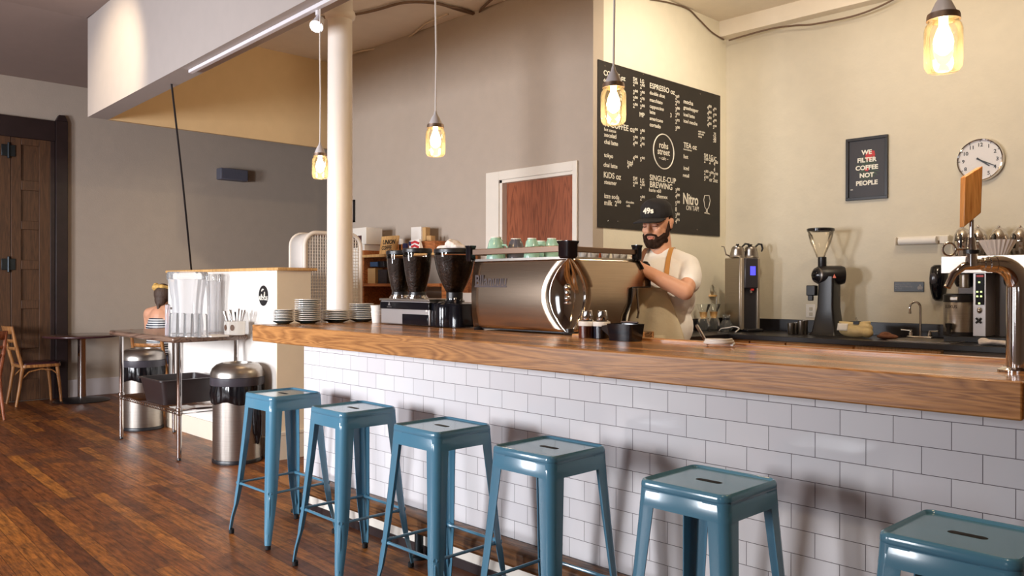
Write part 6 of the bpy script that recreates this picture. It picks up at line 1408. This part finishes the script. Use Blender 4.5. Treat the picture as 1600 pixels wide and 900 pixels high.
item('packet_row', 571.5, 586, 419, 443, 2.47, 0.10, TAPE, 'brown and cream packets lying under the blue box', 'packets', zm_s)
item('dark_pouch', 590.5, 604, 421, 443, 2.49, 0.12, mat('dark_pouch', rgb(42, 32, 32), 0.6, bump=0.5), 'dark brown pouches piled on the middle shelf', 'pouch', zm_s)
item('picture_card', 699, 712, 440, 458, 2.40, 0.02, mat('cream_card', rgb(214, 190, 140), 0.7, var=0.5, scale=14), 'cream picture card seen between the grinder hoppers', 'card', zl_s if False else None)
item('lower_chest', 707, 742, 458, 520, 2.40, 0.3, mat('pale_grey_board', rgb(206, 196, 186), 0.6), 'pale grey chest behind the single grinder', 'chest', 0.0)
# picture frame at the end of the rear wall
q0, q1 = on(546, 313, 1, YD - 0.02), on(553, 347, 1, YD - 0.02)
pf = thing('framed_picture', 'thin black picture frame on the rear wall just right of the column', 'picture', (q0.x, YD, q1.z))
mb = MB(); xa = q0.x - 0.25
for a in ((xa, q1.z, q1.x, q1.z + 0.018), (xa, q0.z - 0.018, q1.x, q0.z), (xa, q1.z, xa + 0.018, q0.z), (q1.x - 0.018, q1.z, q1.x, q0.z)): mb.box((a[0], YD - 0.025, a[1]), (a[2], YD - 0.001, a[3]))
build('frame', mb, BLACK, pf, world=True); boxpart('print', (xa + 0.017, YD - 0.012, q1.z + 0.017), (q1.x - 0.017, YD - 0.001, q0.z - 0.017), PAPER, pf, world=True)

# ================================================================== BARISTA
DB = 4.60
nb = dep(1033, 396, DB)                                    # base of the neck
fwd = (0.8660 * Vector((-RZ.x, -RZ.y, 0)).normalized() + 0.5 * Vector((-RX.x, -RX.y, 0)).normalized()).normalized()
lft = Vector((-fwd.y, fwd.x, 0))                          # his left hand side
brz = math.atan2(lft.y, lft.x)
# local frame: x = his left, y = backwards-forwards with +y pointing BACK, so the frame stays right handed
bs = thing('person', 'bearded man in black cap, white tee and canvas apron working at the espresso machine', 'person', (nb.x, nb.y, 0), brz)
NZ_ = nb.z
def L(x, y, z): return (x, -y, z)                          # y argument = forwards
sZ = NZ_ - 0.055
hc = Vector(dep(1026.5, 350, DB)) - Vector((nb.x, nb.y, 0)); hx = hc.dot(lft); hy = hc.dot(fwd); hz = hc.z
tilt = Matrix.Rotation(math.radians(-8), 3, 'Z') @ Matrix.Rotation(math.radians(13), 3, 'X')           # chin down
def Hh(x, y, z):
    v = tilt @ Vector((x, -y, z)); return (hx + v.x, -hy + v.y, hz + v.z)
EH, HH = (0.20, 0.19, sZ - 0.155), (-0.02, 0.245, sZ - 0.03)
prims = [('c', [L(0, -0.02, 0.98), L(0, -0.01, 1.15), L(0, 0.0, sZ - 0.12)], [0.135, 0.125, 0.13]), ('e', L(0, -0.01, 0.96), (0.165, 0.115, 0.12)), ('e', L(0, 0.0, sZ - 0.10), (0.175, 0.11, 0.15)),
         ('c', [L(-0.15, 0, sZ), L(0, -0.015, sZ + 0.024), L(0.15, 0, sZ - 0.004)], [0.050, 0.056, 0.050]), ('c', [L(0, -0.01, sZ + 0.02), Hh(0, -0.02, -0.05)], [0.062, 0.058]),
         ('e', Hh(0, -0.005, 0.025), (0.078, 0.096, 0.095)), ('e', Hh(0, 0.025, -0.045), (0.064, 0.068, 0.070)), ('e', Hh(0, 0.058, -0.088), (0.034, 0.032, 0.026)),
         ('e', Hh(0.034, 0.066, -0.022), (0.024, 0.022, 0.024)), ('e', Hh(-0.034, 0.066, -0.022), (0.024, 0.022, 0.024)),
         ('c', [Hh(-0.045, 0.072, 0.030), Hh(0, 0.090, 0.028), Hh(0.045, 0.072, 0.030)], [0.011, 0.012, 0.011]),
         ('c', [Hh(0, 0.088, 0.022), Hh(0, 0.102, -0.004), Hh(0, 0.112, -0.022)], [0.009, 0.010, 0.012]), ('e', Hh(0.012, 0.098, -0.026), (0.009, 0.010, 0.008)), ('e', Hh(-0.012, 0.098, -0.026), (0.009, 0.010, 0.008)),
         ('e', Hh(0.080, -0.012, -0.006), (0.010, 0.020, 0.030)), ('e', Hh(0.086, -0.020, 0.008), (0.008, 0.014, 0.020)), ('e', Hh(-0.080, -0.012, -0.006), (0.010, 0.020, 0.030)),
         ('c', [L(0.16, 0, sZ - 0.010), L(0.195, 0.09, sZ - 0.09), L(*EH)], [0.052, 0.048, 0.042]), ('c', [L(*EH), L(0.09, 0.235, sZ - 0.095), L(*HH)], [0.046, 0.040, 0.028]),
         ('c', [L(-0.16, 0, sZ - 0.010), L(-0.23, 0.06, sZ - 0.14), L(-0.25, 0.13, sZ - 0.25)], [0.052, 0.048, 0.042]), ('c', [L(-0.25, 0.13, sZ - 0.25), L(-0.20, 0.20, sZ - 0.20), L(-0.16, 0.24, sZ - 0.15)], [0.044, 0.038, 0.028]),
         ('e', L(HH[0] - 0.035, HH[1] + 0.002, HH[2] + 0.010), (0.045, 0.020, 0.036)), ('e', L(-0.15, 0.27, sZ - 0.125), (0.034, 0.040, 0.022))]
for k in range(4):
    z = HH[2] + 0.036 - 0.019 * k
    prims.append(('c', [L(HH[0] - 0.07, HH[1], z), L(HH[0] - 0.105 + 0.004 * k, HH[1] + 0.014, z - 0.004), L(HH[0] - 0.100, HH[1] + 0.036, z - 0.012)], [0.0095, 0.009, 0.008]))
    x = -0.178 + 0.019 * k
    prims.append(('c', [L(x, 0.295, sZ - 0.118), L(x + 0.002, 0.328, sZ - 0.126), L(x + 0.004, 0.338, sZ - 0.150)], [0.0095, 0.009, 0.008]))
prims.append(('c', [L(HH[0] - 0.02, HH[1] + 0.01, HH[2] + 0.03), L(HH[0] - 0.045, HH[1] + 0.04, HH[2] + 0.035)], [0.011, 0.009])); prims.append(('c', [L(-0.125, 0.26, sZ - 0.125), L(-0.105, 0.30, sZ - 0.135)], [0.011, 0.009]))
for s_ in (-1, 1): prims.append(('c', [L(s_ * 0.085, -0.01, 0.93), L(s_ * 0.10, 0.02, 0.50), L(s_ * 0.10, -0.02, 0.08), L(s_ * 0.11, 0.10, 0.045)], [0.095, 0.062, 0.040, 0.036]))
blob('body', prims, SKIN, bs, 0.0055, 4)
# eyes (lowered lids), brows, lips
for s_ in (-1, 1):
    build('eyelid', MB().ball(Hh(s_ * 0.031, 0.076, 0.006), (0.0155, 0.011, 0.0095), 14, 10), mat('eyelid_skin', rgb(196, 138, 112), 0.5), bs, smooth=80)
    build('eyelashes', MB().tube([Hh(s_ * 0.018, 0.0875, 0.0005), Hh(s_ * 0.031, 0.0895, -0.0025), Hh(s_ * 0.045, 0.083, 0.000)], 0.0016, 6), BEARD, bs)
    build('eyebrow', MB().tube([Hh(s_ * 0.013, 0.094, 0.024), Hh(s_ * 0.030, 0.092, 0.031), Hh(s_ * 0.052, 0.076, 0.027)], [0.0042, 0.0045, 0.0025], 8), BEARD, bs, smooth=60)
blob('lips', [('c', [Hh(-0.019, 0.093, -0.058), Hh(0, 0.1005, -0.0555), Hh(0.019, 0.093, -0.058)], [0.0025, 0.004, 0.0025]), ('c', [Hh(-0.016, 0.092, -0.066), Hh(0, 0.0985, -0.0675), Hh(0.016, 0.092, -0.066)], [0.0025, 0.0045, 0.0025])], mat('lip_skin', rgb(196, 124, 108), 0.5), bs, 0.0025, 3)
bd_ = [('c', [Hh(-0.030, 0.088, -0.050), Hh(-0.012, 0.102, -0.042), Hh(0.012, 0.102, -0.042), Hh(0.030, 0.088, -0.050)], [0.006, 0.0065, 0.0065, 0.006]),
       ('c', [Hh(-0.032, 0.084, -0.052), Hh(-0.030, 0.080, -0.080), Hh(0, 0.086, -0.098), Hh(0.030, 0.080, -0.080), Hh(0.032, 0.084, -0.052)], [0.006, 0.012, 0.017, 0.012, 0.006]),
       ('e', Hh(0, 0.078, -0.106), (0.030, 0.022, 0.021)), ('e', Hh(0, 0.090, -0.082), (0.018, 0.013, 0.014))]
for s_ in (-1, 1):
    bd_ += [('c', [Hh(s_ * 0.074, 0.005, 0.012), Hh(s_ * 0.073, 0.010, -0.025), Hh(s_ * 0.066, 0.020, -0.055), Hh(s_ * 0.050, 0.050, -0.085), Hh(s_ * 0.025, 0.075, -0.105)], [0.007, 0.010, 0.014, 0.017, 0.018]),
            ('c', [Hh(s_ * 0.060, 0.045, -0.055), Hh(s_ * 0.042, 0.070, -0.072)], [0.012, 0.014]), ('c', [Hh(s_ * 0.05, 0.02, -0.09), Hh(0, 0.04, -0.112)], [0.018, 0.02])]
blob('beard', bd_, BEARD, bs, 0.0035, 2)
blob('hair', [('e', Hh(0, -0.022, 0.020), (0.0815, 0.088, 0.085)), ('e', Hh(0, -0.06, -0.02), (0.06, 0.045, 0.045))], BEARD, bs, 0.005, 2)
# cap
capb = blob('cap', [('e', Hh(0, -0.008, 0.058), (0.090, 0.103, 0.076)), ('c', [Hh(0, 0.065, 0.062), Hh(0, 0.045, 0.10)], [0.040, 0.045]), ('e', Hh(0, -0.01, 0.085), (0.086, 0.096, 0.058))], CAPM, bs, 0.005, 3)
me = capb.data; bm = bmesh.new(); bm.from_mesh(me)
pl_c = Vector(Hh(0, 0, 0.040)); pl_n = tilt @ Vector((0, -0.10, 1)).normalized()
bmesh.ops.bisect_plane(bm, geom=bm.verts[:] + bm.edges[:] + bm.faces[:], plane_co=pl_c, plane_no=pl_n, clear_inner=True); bm.to_mesh(me); bm.free()
mb = MB()
def brim(u, v):
    a = PI * (0.10 + 0.80 * u); rr = 1.0 + 0.0 * v
    x = 0.086 * math.cos(a); y0_ = 0.088 * math.sin(a) ** 0.9; ext = 0.090 * math.sin(a) ** 0.32 * v
    return Hh(x * (1 - 0.02 * v), 0.012 + y0_ * 0.98 + ext, 0.046 - 0.016 * abs(math.cos(a)) ** 2 - 0.006 * v)
mb.grid(brim, 24, 5); build('cap_brim', mb, CAPM, capb, solid=0.009, smooth=70)
mb = MB(); mb.text('49s', 0.042, Matrix.Identity(4), 0.0006, 'CENTER', 0.0016)
for v in mb.b.verts:
    a = v.co.x / 0.088 + 0.10; rr = 0.1065 + v.co.z - 0.012 * (v.co.y / 0.05); v.co = Vector(Hh(math.sin(a) * rr * 0.88, math.cos(a) * rr, 0.076 + v.co.y))
build('cap_lettering', mb, CHALK, capb)
# clothing
tee = [('c', [L(0, -0.02, 0.98), L(0, -0.01, 1.15), L(0, 0.0, sZ - 0.12)], [0.152, 0.142, 0.145]), ('e', L(0, -0.01, 0.98), (0.172, 0.135, 0.12)), ('e', L(0, -0.01, 1.12), (0.180, 0.134, 0.16)), ('e', L(0, -0.01, 1.27), (0.192, 0.132, 0.16)), ('e', L(0, 0.0, sZ - 0.10), (0.200, 0.130, 0.155)),
       ('c', [L(-0.15, 0, sZ - 0.014), L(-0.05, -0.012, sZ + 0.020), L(0.05, -0.012, sZ + 0.020), L(0.15, 0, sZ - 0.010)], [0.060, 0.068, 0.068, 0.060]),
       ('c', [L(0.16, 0, sZ - 0.016), L(0.190, 0.06, sZ - 0.070), L(0.196, 0.105, sZ - 0.108)], [0.060, 0.060, 0.060]), ('c', [L(-0.16, 0, sZ - 0.016), L(-0.215, 0.04, sZ - 0.10), L(-0.240, 0.07, sZ - 0.165)], [0.060, 0.060, 0.060])]
blob('t_shirt', tee, TEE, bs, 0.006, 4)
trs = [('e', L(0, -0.01, 0.93), (0.180, 0.135, 0.11))] + [('c', [L(s_ * 0.085, -0.01, 0.90), L(s_ * 0.10, 0.02, 0.50), L(s_ * 0.10, -0.02, 0.09)], [0.112, 0.080, 0.065]) for s_ in (-1, 1)]
blob('trousers', trs, mat('dark_denim', rgb(44, 46, 60), 0.8), bs, 0.009, 3)
for s_ in (-1, 1): blob('shoe', [('c', [L(s_ * 0.105, -0.06, 0.045), L(s_ * 0.11, 0.08, 0.04), L(s_ * 0.115, 0.16, 0.032)], [0.044, 0.044, 0.030])], BLACK, bs, 0.007, 2)
mb = MB()
def apr(u, v):
    a = (u - 0.5) * 2.0 * (0.42 + 0.75 * min(1, max(0, (v - 0.02) * 2.2))); z = sZ - 0.135 - v * 0.85
    rx, ry = 0.212, 0.150
    wob = 0.007 * math.sin(9 * u + 5 * v) + 0.012 * min(1, v * 2.5) * math.sin(13 * u + 3 * v) + 0.006 * math.sin(16 * v + 7 * u)
    if z < 1.0: wob += 0.012 * (1.0 - z)
    return L(rx * math.sin(a) * (1 + wob), ry * math.cos(a) + wob + 0.010, z)
mb.grid(apr, 28, 30); ap = build('apron', mb, CANVAS, bs, solid=0.004, smooth=80)
mb = MB()
def pocket(u, v):
    x, y, z = apr(0.30 + 0.42 * u, 0.30 + 0.22 * v); return (x, y - 0.010 - 0.006 * math.sin(PI * u), z)
mb.grid(pocket, 10, 6); build('apron_pocket', mb, CANVAS, ap, solid=0.003, smooth=80)
for s_ in (-1, 1):
    pts = [L(s_ * 0.075, 0.146, sZ - 0.14), L(s_ * 0.080, 0.135, sZ - 0.06), L(s_ * 0.078, 0.098, sZ + 0.022), L(s_ * 0.072, 0.030, sZ + 0.082), L(s_ * 0.055, -0.05, sZ + 0.075), L(0.0, -0.085, sZ + 0.06)]
    mb = MB(); Pp = [Vector(p) for p in pts]; Q = []
    for i in range(len(Pp) - 1):
        for j in range(5):
            t_ = j / 5; p0_, p1_, p2_, p3_ = Pp[max(i - 1, 0)], Pp[i], Pp[i + 1], Pp[min(i + 2, len(Pp) - 1)]
            Q.append(0.5 * ((2 * p1_) + (p2_ - p0_) * t_ + (2 * p0_ - 5 * p1_ + 4 * p2_ - p3_) * t_ * t_ + (3 * p1_ - p0_ - 3 * p2_ + p3_) * t_ ** 3))
    Q.append(Pp[-1])
    mb.loft([[q_ + Vector((-0.013, 0, 0)), q_ + Vector((0.013, 0, 0)), q_ + Vector((0.013, -0.003, 0.002)), q_ + Vector((-0.013, -0.003, 0.002))] for q_ in Q]); build('apron_strap', mb, LEATHER if s_ > 0 else mat('brown_leather', rgb(120, 78, 54), 0.5), ap, smooth=50)
